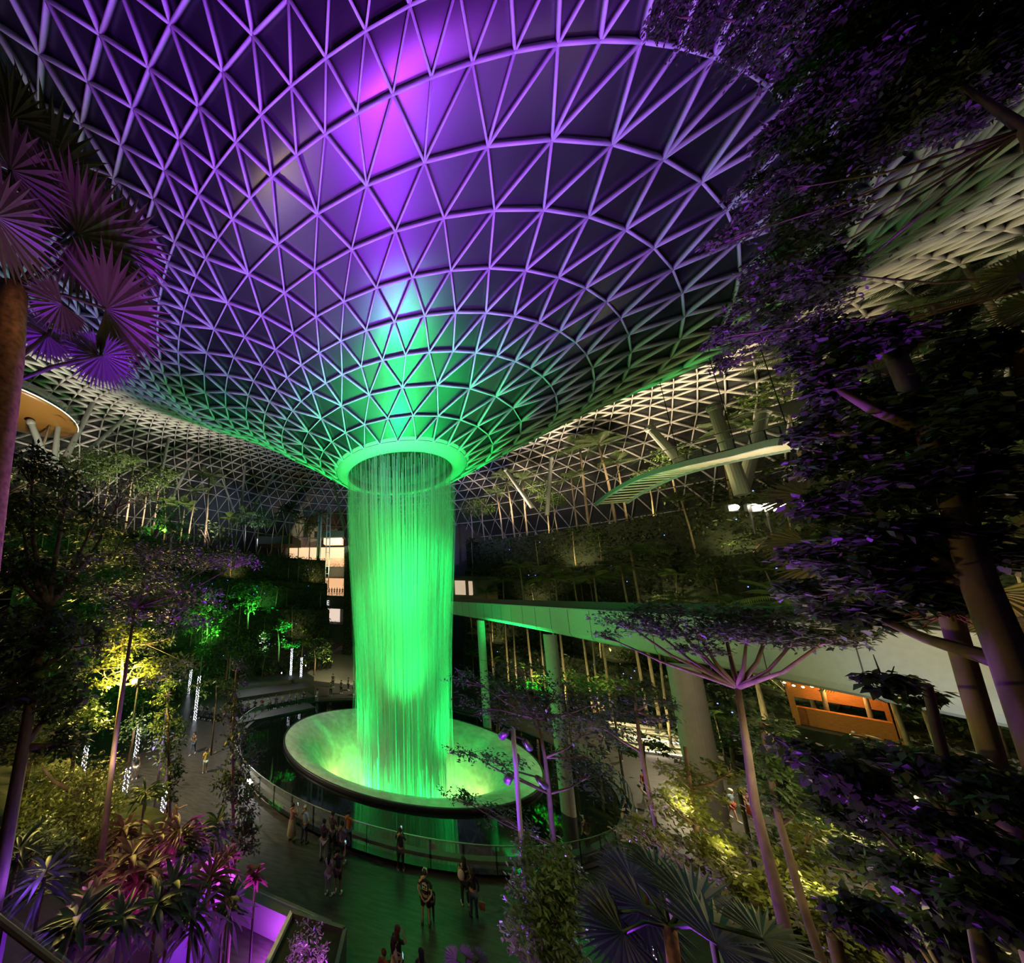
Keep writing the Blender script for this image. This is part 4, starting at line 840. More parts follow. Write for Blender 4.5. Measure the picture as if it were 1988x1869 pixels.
fan_palm('big brown fan palm hanging in at the left edge', [(-60, 1300, 4.6), (-10, 900, 4.8), (18, 700, 5), (28, 560, 5.2)],
         [(20, 330, 4.8, 150, 60, .2), (-10, 420, 4.6, 150, -20, .2), (95, 330, 5.6, 180, 60, .1), (140, 445, 5.2, 170, 100, .1), (150, 455, 5.0, 180, -20, .1), (230, 470, 5.4, 130, -10, .1), (205, 600, 5.2, 150, -8, -.1), (120, 590, 5.0, 80, 200, .1), (20, 230, 5.4, 130, 80, .1)], L_OLIVE, r=.13)
fan_palm('purple-lit drooping fan leaves below the big brown fan palm', [(-80, 1300, 5.4), (-20, 760, 5.6)], [(92, 650, 5.6, 70, 190, 0), (100, 640, 5.6, 70, -60, 0), (190, 690, 5.5, 75, 200, 0), (200, 690, 5.4, 75, -50, 0)], mat('violet_lit_leaf', (.16, .12, .16), .5, translucent=.3), r=.05)  # violet light is put into the colour of these leaves
# big fan leaves at the bottom
fan_palm('round dark fan leaves in the bottom right of centre', [(1320, 1990, 5.6), (1310, 1880, 5.8), (1300, 1800, 6)], [(1225, 1700, 6.6, 87, 100, 1.2), (1275, 1695, 6.6, 87, 60, 1.2), (1250, 1760, 6.2, 116, 190, 1.0), (1350, 1760, 6.0, 145, 60, 1.0), (1210, 1810, 5.8, 116, 190, 1.0), (1390, 1830, 5.6, 159, 20, 1.0), (1480, 1820, 5.6, 116, 20, 1.1), (1190, 1770, 6, 87, 170, 1.1)], L_FAN, r=.06)
fan_palm('feathery fan leaves at the bottom centre edge', [(915, 1990, 8), (905, 1900, 8)], [(885, 1862, 8, 34, 160, .8), (905, 1858, 8, 30, 60, .8), (930, 1862, 8, 30, 20, .8)], L_DARK, r=.05)
# bottom-left: purple-lit cordylines and palms
RO = [((300, 1660), 8.0, 'tall red-leaved plant with long sword leaves, left of the bottom-left group', L_MAROON, .95), ((345, 1640), 7.6, 'upright dark sword-leaved plant at the centre of the bottom-left group', L_MAROON, 1.0), ((250, 1700), 7.2, 'red sword-leaved plant next to the tall left trunk', L_MAROON, .8), ((210, 1720), 7.8, 'crimson-lit leafy plant beside the tall left trunk', L_MAROON, .75), ((330, 1760), 6.4, 'dark sword-leaved plant at the bottom left, nearest the viewer', L_DARK, .9), ((405, 1740), 6.8, 'broad sword-leaved plant right of the bottom-left group', L_MAROON, .9), ((300, 1800), 6.0, 'dark plant with arching leaves above the lower left edge', L_DARK, .8), ((440, 1690), 8.4, 'small magenta-lit plant beside the low wall', L_MAROON, .6), ((170, 1790), 6.4, 'violet-lit plant at the lower left', L_MAROON, .7), ((80, 1740), 6.6, 'blue-violet plant by the lower left railing', L_DARK, .8), ((495, 1715), 8.8, 'small pink-flowered plant at the end of the low wall', L_MAROON, .45), ((390, 1640), 8.4, 'broad dark leaf plant beneath the narrow tree', L_DARK, .8), ((235, 1640), 8.6, 'violet-lit sword-leaved plant left of the tall red-leaved one', L_MAROON, .8), ((365, 1690), 7.4, 'purple-lit narrow-leaved plant in the middle of the bottom-left group', L_DARK, .8), ((280, 1730), 6.8, 'dark red plant in front of the bottom-left group', L_MAROON, .8), ((370, 1810), 6.2, 'dark plant at the bottom edge left of the white panel', L_DARK, .9), ((440, 1780), 6.8, 'upright dark green plant beside the white panel at the bottom', L_DARK, .8), ((230, 1830), 5.8, 'dark violet-edged plant at the bottom edge, left', L_DARK, .8), ((140, 1840), 5.6, 'dark plant behind the bottom left handrail', L_DARK, .8), ((30, 1690), 7.4, 'violet-lit feathery plant at the far left', L_DARK, .8), ((420, 1620), 9.4, 'broad-leaved plant rising beside the narrow dark tree', L_DARK, .8), ((280, 1560), 10, 'green sword-leaved plant in front of the light-wrapped trunks', L_MID, .9)]
Bs = np.array([far(x, y, d) for (x, y), d, *_ in RO]); Am = np.c_[np.ones(len(Bs)), Bs[:, 0], Bs[:, 1]]; pc = np.linalg.lstsq(Am, Bs[:, 2]-.55, rcond=None)[0]
bank = lambda x, y: max(.3, min(9.5, float(pc[0]+pc[1]*x+pc[2]*y)))
nx, ny = 14, 12; V = []; Fb = []
for i in range(nx+1):
    for j in range(ny+1): x = -11.5+i*((8.3-.13*j)/nx); y = 1.6+j*(7.2/ny); V.append((x, y, bank(x, y)+.10*math.sin(3*x+2*y)))
for i in range(nx):
    for j in range(ny): a = i*(ny+1)+j; Fb.append((a, a+ny+1, a+ny+2, a+1))
edge = [j for j in range(ny+1)]+[i*(ny+1)+ny for i in range(1, nx+1)]+[nx*(ny+1)+j for j in range(ny-1, -1, -1)]+[i*(ny+1) for i in range(nx-1, 0, -1)]
n0 = len(V); V += [(V[e][0], V[e][1], 0) for e in edge]
for q in range(len(edge)): r2 = (q+1) % len(edge); Fb.append((edge[q], edge[r2], n0+r2, n0+q))
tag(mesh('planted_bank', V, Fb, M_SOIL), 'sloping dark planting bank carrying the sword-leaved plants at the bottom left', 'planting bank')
for i, ((x, y), d, lab, m, L) in enumerate(RO): rosette('sword_leaf_plant', lab, far(x, y, d), 42, L*.74, m, .030 if i % 2 else .045, .25, i)

# understorey filling the garden on the right and left
for i, (x, y, d, w_, h_, m, lab) in enumerate((
    (1560, 1640, 10.5, 90, 60, L_MID, 'mid-green bush behind the forked tree trunk'), (1680, 1560, 12, 100, 60, L_YEL, 'yellow-green bush with pale leaves below the kiosk'), (1620, 1500, 15, 90, 40, L_MID, 'bush between the kiosk and the pale-lit leafy head'),
    (1780, 1470, 12, 110, 50, L_DARK, 'dark bush under the pale bridge beam at the right'), (1900, 1480, 10, 100, 60, L_DARK, 'dark bush at the far right under the bridge beam'), (1700, 1660, 9, 100, 60, L_DARK, 'dark bush right of the two leaning trunks'),
    (1620, 1760, 8, 90, 60, L_YEL, 'yellow-green bush at the bottom, just right of the second slim trunk'), (1500, 1800, 8.5, 80, 50, L_MID, 'mid-green bush at the bottom behind the forked tree trunk'), (1800, 1760, 7, 110, 60, L_DARK, 'dark bush in the lower right'), (1440, 1640, 10.5, 60, 36, L_YEL, 'low yellow-green bush beside the group walking on the right'),
    (1250, 1440, 24, 60, 30, L_MID, 'bush beside the lit steps'), (1420, 1420, 22, 80, 36, L_MID, 'green hedge-like bush right of the thick round column'), (1100, 1320, 34, 90, 34, L_YEL, 'yellow-green lit bush under the bridge, left of the thin column'), (970, 1330, 40, 80, 34, L_MID, 'pale green bush just right of the waterfall'), (1190, 1330, 30, 80, 36, L_MID, 'green bush under the bridge near the light-wrapped leaning trunk'),
    (60, 1640, 8, 90, 60, L_DARK, 'dark bush at the left edge above the red-leaved plants'), (150, 1680, 8.5, 80, 50, L_DARK, 'dark bush behind the violet-lit plant'), (60, 1400, 10, 80, 60, L_DARK, 'dark leafy mass at the left edge, halfway down'), (150, 1380, 13, 80, 50, L_MID, 'mid-green bush left of the glowing tree'), (330, 1290, 20, 60, 34, L_YEL, 'yellow-green bush right of the glowing tree'), (420, 1330, 26, 50, 24, L_MID, 'green bush behind the sitting group'), (230, 1640, 10, 70, 36, L_DARK, 'dark bush behind the red sword leaves'), (400, 1630, 10, 50, 30, L_DARK, 'dark bush under the narrow dark tree'))):
    tree('garden_bush', lab, [(x, y+h_*1.1, d), (x, y, d)], [(x, y, w_*.6, h_*.7, d), (x-w_*.5, y+h_*.2, w_*.5, h_*.6, d*.98), (x+w_*.5, y+h_*.15, w_*.5, h_*.6, d*1.02)], m, min(.34, max(.09, SP(11, x, y, d))), 3.6, seed=80+i, r0=.07, r1=.04, cat='bush', twigs=False, clump=.3)
# ---------------------------------------------------------------- lamp pole and floodlight fixtures
pb = far(1036, 1990, 8.6); T = [far(x, y, d) for x, y, d in ((1036, 1990, 8.6), (1030, 1869, 8.7), (1014, 1640, 8.9), (1004, 1480, 9.0), (997, 1408, 9.05))]
T[0] = np.array([T[1][0], T[1][1], 0]); T = [np.array([T[0][0], T[0][1], 0.0])]+[np.array([T[0][0]+(t[0]-T[0][0])*.3, T[0][1]+(t[1]-T[0][1])*.3, t[2]]) for t in T[1:]]
M_POLE = mat('grey_pole', (.30, .30, .33), .45, metal=.2)
lp = empty('lamp_pole', tuple(T[0]), label='slim lamp pole with small spotlights standing before the round funnel', cat='lamp pole')
MB().tube([t-T[0] for t in T], .05, 12).build('pole', M_POLE, lp, True); tp = T[-1]-T[0]
def can(parent, p, q, name='spotlight_head'):
    o = MB().tube([p, p+(q-p)*.3, q], [.05, .075, .08], 12).build(name, M_DARK, parent, True); return o
for dx, dz, ex in ((-.12, -.05, -.1), (.22, -.2, .15), (-.12, -1.0, -.05), (.42, -.95, .2), (.05, -.55, .0)):
    p = tp+np.array([dx, 0, dz]); can(lp, p, p+np.array([ex, .15, -.22])); MB().bar(tp*[1, 1, 0]+[0, 0, tp[2]+dz+.05], p, .03).build('arm', M_DARK, lp)
M_LAMPON = mat('floodlight_lens', (1, 1, 1), .4, emit=(1, .93, .72), estr=40)
def bulb_cluster(px, py, d, label, col, watts, n=3, sp=14, emat=None, post=True):
    c = far(px, py, d); root = empty('floodlight', tuple(c), label=label, cat='floodlight'); s = S(sp, d)
    for k in range(n):
        x = (k-(n-1)/2)*s; MB().ball((x, -.05, 0), max(.05, S(3.2, d)), 10, 6).build('lens', emat or M_LAMPON, root); MB().box((x, .12, 0), (S(8, d), .2, S(8, d))).build('housing', M_DARK, root)
    MB().bar((0, .2, 0), (0, .2, -1.6), .06).build('bracket', M_DARK, root)
    outward('floodlight_glow', (c[0], c[1]+.3, c[2]), col, watts*1.6, 150, -.15) if d > 20 else lamp('floodlight_glow', (c[0], c[1]-.4, c[2]+.3), col, watts, .12); return root
bulb_cluster(1462, 984, 30, 'three bright white floodlights glaring among the palms on the right hillside', (1, .86, .45), 1300, 3, 16)
bulb_cluster(1495, 985, 29.6, 'pair of bright floodlights shining on a palm crown, right of the three', (1, .9, .5), 900, 2, 20)
bulb_cluster(262, 1322, 14.8, 'bright yellow floodlight inside the glowing tree on the left', (1, .74, .14), 1700, 1, 14, mat('yellow_lens', (1, 1, .6), .4, emit=(1, .85, .35), estr=40))
for x, y, d, w_ in ((1330, 880, 36, 0),): pass
# ---------------------------------------------------------------- low wall, planter and rail at the lower left
a, b = onz(452, 1716, .9), onz(640, 1800, .9)
lw_ = empty('low_wall', (0, 0, 0), label='low dark curb wall with a thin rail edging the lower plaza', cat='wall'); 
MB().bar(a*[1, 1, 0]+[0, 0, .45], b*[1, 1, 0]+[0, 0, .45], .5, .9, ).build('curb', mat('dark_plaster', (.10, .10, .11), .6), lw_); MB().tube([a+[0, 0, .12], b+[0, 0, .12]], .02, 6).build('thin_rail', MATS['brushed_handrail'], lw_)
pl = empty('planter_box', (0, 0, 0), label='angular planter with a bright purple-lit panel at the bottom edge', cat='planter')
a, b, c_, d_ = onz(512, 1880, 1.2), onz(566, 1768, 1.2), onz(670, 1800, 1.2), onz(650, 1885, 1.2)
def wallseg(p, q, name, m, t=.12, h=1.2): return MB().bar(np.array([p[0], p[1], h/2]), np.array([q[0], q[1], h/2]), t, h).build(name, m, pl)
wallseg(a, b, 'lit_side_panel', mat('white_panel', (.65, .62, .68), .5, var=.1, scale=5)); wallseg(b, c_, 'back_side_panel', MATS['dark_plaster']); wallseg(c_, d_, 'right_side_panel', MATS['dark_plaster'])
V = [tuple(p[:2])+(1.05,) for p in (a, b, c_, d_)]; mesh('soil', V, [(0, 1, 2, 3)], M_SOIL, pl)
tree('round_shrub', 'round fine-leaved shrub growing in the purple-lit planter', [(600, 1880, 9.3), (598, 1840, 9.3)], [(596, 1828, 42, 40, 9.3), (610, 1858, 40, 30, 9.3), (575, 1850, 30, 30, 9.2)], L_MID, .10, 3.0, seed=61, r0=.05, r1=.03, cat='shrub', slim=.28, ground=1.05, twigs=False)
for p, e in ((a*.55+b*.45+[-.55, -.25, -.9], 160), (a*.2+b*.8+[-.5, -.1, -.9], 60)): lamp('planter_uplight', tuple(p), (.62, .08, 1), e, .08)
rr_ = empty('terrace_railing', (0, 0, 0), label='dark sloping handrail of the terrace in the bottom left corner', cat='railing')
P_ = [far(-60, 1740, 4.6), far(10, 1795, 4.5), far(120, 1880, 4.3)]
MB().tube(P_, .03, 8).build('handrail', mat('dim_brass', (.14, .12, .08), .4), rr_); MB().bar((P_[0]+P_[1])/2+[0, 0, -.6]-(P_[2]-P_[0])/4, (P_[1]+P_[2])/2+[0, 0, -.6]+(P_[2]-P_[0])/6, .02, 1.0).build('glass_panel', M_GLASSRAIL, rr_)
for p in (P_[0], P_[1]): MB().bar(p, p-[0, 0, 1.3], .04).build('post', M_DARK, rr_)
wk = empty('lit_walkway', (0, 0, 0), label='purple-lit walkway with a mesh balustrade behind the red-leaved plants', cat='walkway')
for (x0, y0), (x1, y1), dd in (((300, 1720), (372, 1690), 8.6), ((388, 1690), (440, 1730), 8.8), ((215, 1800), (280, 1740), 7.6)):
    A, B = far(x0, y0, dd), far(x1, y1, dd); MB().bar(A, B, .04, .7).build('balustrade_panel', MATS['white_panel'], wk); MB().tube([A+[0, 0, .38], B+[0, 0, .38]], .02, 6).build('handrail', MATS['brushed_handrail'], wk)
    MB().bar(A*[1, 1, 0], A*[1, 1, 0]+[0, 0, A[2]-.3], .08).build('support', M_DARK, wk)

# ---------------------------------------------------------------- people
SKIN = mat('skin', (.42, .25, .17), .6); SKIN2 = mat('lighter_skin', (.55, .36, .26), .6)
_cl = {}
def cloth(rgb, rough=.8):
    k = 'cloth_%d_%d_%d' % tuple(int(c*100) for c in rgb); return mat(k, rgb, rough, bump=.15, scale=12)
def skin_mesh(name, joints, edges, m, parent, sub=1):
    me = bpy.data.meshes.new(name); me.from_pydata([j[0] for j in joints], edges, []); o = bpy.data.objects.new(name, me); COL.objects.link(o)
    md = o.modifiers.new('s', 'SKIN'); md.use_smooth_shade = True
    for i, j in enumerate(joints): me.skin_vertices[0].data[i].radius = j[1] if isinstance(j[1], tuple) else (j[1], j[1])
    me.skin_vertices[0].data[0].use_root = True
    sb = o.modifiers.new('b', 'SUBSURF'); sb.levels = sub; sb.render_levels = sub
    dg = bpy.context.evaluated_depsgraph_get(); m2 = bpy.data.meshes.new_from_object(o.evaluated_get(dg)); bpy.data.objects.remove(o)
    o = bpy.data.objects.new(name, m2); COL.objects.link(o); m2.materials.clear(); m2.materials.append(m); o.parent = parent; return o
def person(label, pos, face, H=1.68, top=(.05, .05, .06), low=(.04, .04, .05), hair=(.02, .015, .012), arms='down', legs='stand', lower='trousers', long_hair=False, sleeves='short', shoes=(.5, .5, .5), cap=None, lean=0.0, sk=None, group=None, gender='m', detail=True, pose='stand'):
    """face: compass angle in degrees the person looks to, 0 = away from the viewer (+y), positive = to the right"""
    s = H/1.72; sk = sk or SKIN; root = empty('person', tuple(pos), -math.radians(face), label=label, cat='person', group=group)
    sit = pose == 'sit'; hz = .52 if sit else .93
    f = .045 if gender == 'f' else 0
    st = .11 if legs == 'stand' else .10; stride = .22 if legs == 'walk' else .03
    J = {}
    def j(n, x, y, z, r): J[n] = ((x*s, y*s, z*s), (r[0]*s, r[1]*s) if isinstance(r, tuple) else r*s)
    ln = lean
    j('pel', 0, 0, hz, (.145, .105)); j('waist', 0, .02+ln*.15, hz+.17, (.118, .09)); j('chest', 0, .03+ln*.4, hz+.36, (.145, .105)); j('shl', 0, .02+ln*.6, hz+.49, (.09, .075))
    j('neck', 0, .03+ln*.7, hz+.57, .05); j('head', 0, .055+ln*.85, hz+.68, (.075, .085)); j('crown', 0, .04+ln*.9, hz+.75, (.068, .078))
    sw = .18-f*.5
    for sd in (-1, 1):
        t = 'l' if sd < 0 else 'r'
        j('sh'+t, sd*sw, .02+ln*.6, hz+.47, .052)
        y0, z0 = .02+ln*.6, hz+.47
        if arms == 'phone' or (arms == 'raise' and sd > 0): el, wr, hd = (sd*.24, .16, z0-.22), (sd*.09, .30, z0+.05), (sd*.05, .31, z0+.13)
        elif arms == 'high' and sd > 0: el, wr, hd = (.26, .18, z0+.08), (.22, .28, z0+.32), (.21, .31, z0+.40)
        elif arms == 'back': el, wr, hd = (sd*.25, -.10, z0-.27), (sd*.09, -.19, z0-.47), (sd*.01, -.19, z0-.51)
        elif arms == 'hips': el, wr, hd = (sd*.33, -.06, z0-.24), (sd*.19, .06, z0-.40), (sd*.13, .08, z0-.41)
        elif arms == 'front': el, wr, hd = (sd*.23, .08, z0-.26), (sd*.10, .25, z0-.22), (sd*.04, .28, z0-.18)
        elif arms == 'head' and sd > 0: el, wr, hd = (.32, .05, z0+.10), (.18, .08, z0+.28), (.11, .08, z0+.31)
        elif arms == 'point' and sd > 0: el, wr, hd = (.22, .26, z0-.02), (.20, .50, z0+.06), (.20, .58, z0+.08)
        else: el, wr, hd = (sd*.225, -.01, z0-.28), (sd*.23, .06, z0-.52), (sd*.225, .09, z0-.60)
        j('el'+t, *el, .038); j('wr'+t, *wr, .026); j('hd'+t, *hd, (.034, .020))
        if sit:
            j('hip'+t, sd*.10, .02, hz-.03, .085); j('kn'+t, sd*.12, .42, hz-.02, .058); j('an'+t, sd*.12, .40, .09, .038); j('toe'+t, sd*.13, .53, .04, (.045, .03))
        else:
            yy = stride*sd; j('hip'+t, sd*.09, 0, .86, .092+f*.3); j('kn'+t, sd*st, yy*.6+.02, .50, .060); j('an'+t, sd*(st+.01), yy-.02*abs(sd), .09, .038); j('toe'+t, sd*(st+.03), yy+.13, .035, (.045, .028))
    def sub(names, edges, name, m, grow=1.0, par=None):
        idx = {n: i for i, n in enumerate(names)}; jj = []
        for n in names:
            p, r = J[n]; r = tuple(q*grow for q in r) if isinstance(r, tuple) else r*grow; jj.append((p, r))
        return skin_mesh(name, jj, [(idx[a], idx[b]) for a, b in edges], m, par or root)
    allE = [('pel', 'waist'), ('waist', 'chest'), ('chest', 'shl'), ('shl', 'neck'), ('neck', 'head'), ('head', 'crown')]
    nm = ['pel', 'waist', 'chest', 'shl', 'neck', 'head', 'crown']
    for t in 'lr':
        nm += [x+t for x in ('sh', 'el', 'wr', 'hd', 'hip', 'kn', 'an', 'toe')]
        allE += [('shl', 'sh'+t), ('sh'+t, 'el'+t), ('el'+t, 'wr'+t), ('wr'+t, 'hd'+t), ('pel', 'hip'+t), ('hip'+t, 'kn'+t), ('kn'+t, 'an'+t), ('an'+t, 'toe'+t)]
    body = sub(nm, allE, 'body', sk)
    if detail:                               # fingers, nose and ears joined into the body mesh
        mb = MB()
        for t, sd in (('l', -1), ('r', 1)):
            w0, h0 = np.array(J['wr'+t][0]), np.array(J['hd'+t][0]); d = h0-w0; d /= np.linalg.norm(d); sx = np.cross(d, (0, 1, .2)); sx /= np.linalg.norm(sx); cu = np.cross(sx, d)
            for k in range(4):
                b0 = h0+sx*(k-1.5)*.017*s; l = (.062, .072, .068, .052)[k]*s; mb.tube([b0, b0+d*l*.55+cu*.006, b0+d*l*.9+cu*.022*s], [.0095*s, .0085*s, .006*s], 6)
            b0 = w0*.45+h0*.55+sx*.022*s*sd; mb.tube([b0, b0+sx*sd*.026*s+d*.02*s, b0+sx*sd*.03*s+d*.048*s], [.011*s, .010*s, .007*s], 6)
        hc = np.array(J['head'][0]); mb.tube([hc+[0, .075*s, .02*s], hc+[0, .10*s, -.012*s]], [.008*s, .014*s], 6)
        for sd in (-1, 1): mb.ball(hc+[sd*.082*s, 0, 0], .02*s, 6, 4, (.5, 1, 1.5))
        me = body.data; V = np.concatenate(mb.v); n0 = len(me.vertices)
        import bmesh as _bm
        bm = _bm.new(); bm.from_mesh(me); vs_ = [bm.verts.new(tuple(v)) for v in V]
        for q in mb.f: bm.faces.new([vs_[i] for i in q])
        bm.to_mesh(me); bm.free()
        for sd in (-1, 1): MB().ball(hc+[sd*.032*s, .080*s, .022*s], .010*s, 6, 4).build('eye', M_DARK, body)
        MB().ball(hc+[0, .083*s, -.045*s], .02*s, 8, 4, (1.1, .35, .28)).build('mouth', mat('lips', (.35, .10, .09), .6), body)
    tn = ['pel', 'waist', 'chest', 'shl']; te = [('pel', 'waist'), ('waist', 'chest'), ('chest', 'shl')]
    for t in 'lr':
        tn += ['sh'+t]; te += [('shl', 'sh'+t)]
        if sleeves == 'long': tn += ['el'+t, 'wr'+t]; te += [('sh'+t, 'el'+t), ('el'+t, 'wr'+t)]
        elif sleeves == 'short':
            a, b = np.array(J['sh'+t][0]), np.array(J['el'+t][0]); J['se'+t] = (tuple(a*.35+b*.65), .050*s); tn += ['se'+t]; te += [('sh'+t, 'se'+t)]
    sub(tn, te, 'shirt', cloth(top), 1.16)
    if lower in ('trousers', 'shorts'):
        ln_, le = ['pel'], []
        for t in 'lr':
            ln_ += ['hip'+t]; le += [('pel', 'hip'+t)]
            if lower == 'trousers': ln_ += ['kn'+t, 'an'+t]; le += [('hip'+t, 'kn'+t), ('kn'+t, 'an'+t)]
            else:
                a, b = np.array(J['hip'+t][0]), np.array(J['kn'+t][0]); J['ks'+t] = (tuple(a*.15+b*.85), .078*s); ln_ += ['ks'+t]; le += [('hip'+t, 'ks'+t)]
        sub(ln_, le, lower, cloth(low), 1.18)
    else:
        zt, zb = (hz+.10)*s, .48*s if lower == 'dress' else .28*s
        MB().lathe([(.15*s, zt), (.19*s, (hz-.1)*s), (.25*s, zb), (.24*s, zb-.01)], 20, (0, .01, 0)).build('skirt', cloth(low), root, True)
    for t in 'lr':
        a, b = np.array(J['an'+t][0]), np.array(J['toe'+t][0]); MB().tube([a*[1, 1, 0]+[0, -.03*s, .03*s], (a+b)/2*[1, 1, 0]+[0, 0, .045*s], b*[1, 1, 0]+[0, .04*s, .03*s]], [.045*s, .055*s, .042*s], 8).build('shoe', cloth(shoes), root, True)
    hc = np.array(J['head'][0]); cc = np.array(J['crown'][0])
    if cap: 
        cp = MB().ball(cc+[0, -.01*s, .005*s], .105*s, 12, 8, (1, 1.08, .75)); cp.box(cc+[0, .12*s, 0], (.15*s, .11*s, .015*s)); cp.build('cap', cloth(cap), root, True)
    hb = MB().ball(cc+[0, -.022*s, .0], .1*s, 12, 8, (1, 1.05, .88))
    if long_hair: hb.tube([cc+[0, -.05*s, 0], hc+[0, -.085*s, -.08*s], hc+[0, -.09*s, -.30*s]], [.085*s, .09*s, .05*s], 10)
    hb.build('hair', cloth(hair), root, True)
    root['hz'] = hz; del root['hz']
    return root, J, s
def phone(root, J, s, side='r', lit=True, label='small bright phone held up by a person'):
    h = np.array(J['hd'+side][0])+np.array([0, .03, .05]); o = MB().box((0, 0, 0), (.07, .01, .13)).build('phone', mat('phone_screen', (.1, .1, .1), .3, emit=(.5, .9, 1), estr=.7) if lit else M_DARK)
    bpy.context.view_layer.update(); o.location = root.matrix_world@Vector(tuple(h)); o.rotation_euler = root.rotation_euler; return tag(o, label, 'phone')
F = lambda px, py: onz(px, py, 0.0)
def fc(px, py):                              # facing towards the waterfall from there
    p = F(px, py); return math.degrees(math.atan2(AX-p[0], AY-p[1]))
W_ = (.6, .6, .62); K = (.02, .02, .025)
r = person('woman in a dusty pink top holding a phone to her face at the railing', F(565, 1632), fc(565, 1632), 1.66, (.30, .14, .16), (.34, .29, .22), arms='phone', lower='skirt', gender='f', shoes=(.1, .1, .1)); phone(*r, label='phone held to the face of the woman in the dusty pink top')
person('grey-haired man in a light blue shirt with his hands on his hips at the railing', F(590, 1637), fc(590, 1637)-8, 1.66, (.22, .32, .62), (.02, .03, .08), (.45, .45, .45), arms='hips', shoes=K)
person('person in a dark purple top and pale grey trousers watching the water', F(627, 1672), fc(627, 1672), 1.70, (.07, .03, .09), (.36, .34, .40), arms='front', gender='f', shoes=K)
person('man in a grey-purple shirt and dark shorts, right behind the one in pale trousers', F(663, 1675), fc(663, 1675), 1.66, (.20, .16, .24), (.03, .03, .05), arms='front', lower='shorts', shoes=W_)
person('person in dark brown clothes pressed against the railing between two groups', F(644, 1655), fc(644, 1655), 1.72, (.10, .06, .06), K, arms='front', gender='f', shoes=K)
person('man in an orange shirt and blue jeans at the railing', F(676, 1647), fc(676, 1647), 1.62, (.55, .16, .03), (.04, .06, .14), arms='front', shoes=K)
person('long-haired woman in a violet-white top and cropped leggings seen from behind', F(637, 1738), fc(637, 1738)+6, 1.50, (.48, .38, .62), (.38, .33, .58), (.03, .015, .02), arms='front', long_hair=True, gender='f', shoes=(.8, .8, .85))
r = person('man in dark clothes raising a phone above his head beside the long-haired woman', F(655, 1735), fc(655, 1735), 1.62, (.05, .035, .08), (.06, .03, .07), arms='high', lower='shorts', shoes=(.8, .8, .8)); phone(*r, label='lit phone held high in front of the pool')
r = person('person in black with arms raised taking a picture at the centre of the railing', F(778, 1690), fc(778, 1690), 1.66, K, K, arms='phone', sleeves='long', shoes=(.4, .4, .4)); phone(*r, label='phone of the person in black at the centre of the railing')
r = person('man in a white cap and black printed tee with hands behind his back', F(827, 1795), fc(827, 1795)+14, 1.76, K, K, arms='back', lower='shorts', cap=(.75, .60, .62), sk=SKIN2, shoes=(.08, .08, .08))
pr = MB().box((0, -.150, 1.34), (.19, .012, .20)).box((0, -.152, 1.34), (.19, .012, .03)); q = pr.build('printed_emblem', mat('tee_print', (.75, .75, .75), .7), r[0])
MB().box((-.04, -.159, 1.38), (.07, .006, .05)).build('emblem_gap', cloth(K), q); MB().box((.04, -.159, 1.36), (.06, .006, .06)).build('emblem_gap', cloth(K), q); MB().box((0, -.159, 1.285), (.14, .006, .03)).build('emblem_gap', cloth(K), q)
person('small dark-clothed child standing right of the man in the white cap', F(838, 1786), fc(838, 1786), 1.15, (.03, .02, .03), (.03, .02, .03), arms='down', detail=False, shoes=K)
r = person('woman in black with a white backpack on her shoulder', F(904, 1757), fc(904, 1757)+10, 1.66, (.04, .03, .03), K, arms='front', long_hair=True, sleeves='none', gender='f', sk=SKIN2, shoes=(.5, .5, .5))
bg = MB().ball((0, 0, 0), .17, 10, 8, (.8, .55, 1.15)).build('backpack', cloth((.62, .55, .58))); bg.location = r[0].location+Vector((-.16, -.20, 1.18)); tag(bg, 'white backpack carried by the woman in black', 'backpack')
r = person('long-haired woman in a black long-sleeved top and jeans carrying a bag', F(921, 1779), fc(921, 1779)+6, 1.60, K, (.05, .08, .14), arms='down', long_hair=True, sleeves='long', gender='f', shoes=K)
hb = MB().box((0, 0, 0), (.22, .08, .26)).tube([(-.07, 0, .13), (-.05, 0, .28), (.05, 0, .28), (.07, 0, .13)], .008, 5).build('handbag', cloth((.42, .14, .09))); hb.location = r[0].location+Vector((.30, .02, .42)); tag(hb, 'reddish handbag held low by the woman in jeans', 'handbag')
q = far(770, 1803, 1); 
def headat(px, py, H):                       # stand a person of height H whose head top is seen at (px, py)
    p = onz(px, py, H); p[2] = 0; return p
person('woman with long reddish hair raising a hand to her head at the bottom edge', headat(771, 1800, 1.66), 30, 1.66, K, K, (.16, .03, .02), arms='head', long_hair=True, gender='f', sk=SKIN2)
r = person('woman in a pink-white top looking down at a lit phone at the bottom edge', headat(764, 1822, 1.60), 70, 1.60, (.55, .40, .38), K, (.05, .02, .02), arms='front', long_hair=True, gender='f', sk=SKIN2); phone(*r, label='lit phone of the woman at the bottom edge')
person('person in a red-lit top at the bottom edge, left of the two women', headat(745, 1846, 1.45), 20, 1.45, (.35, .05, .04), K, (.10, .02, .02), gender='f', detail=False)
person('dark-haired person half cut off at the bottom edge, right of the two women', headat(818, 1846, 1.62), -10, 1.62, (.06, .03, .08), K, (.02, .01, .03), long_hair=True, gender='f', detail=False)
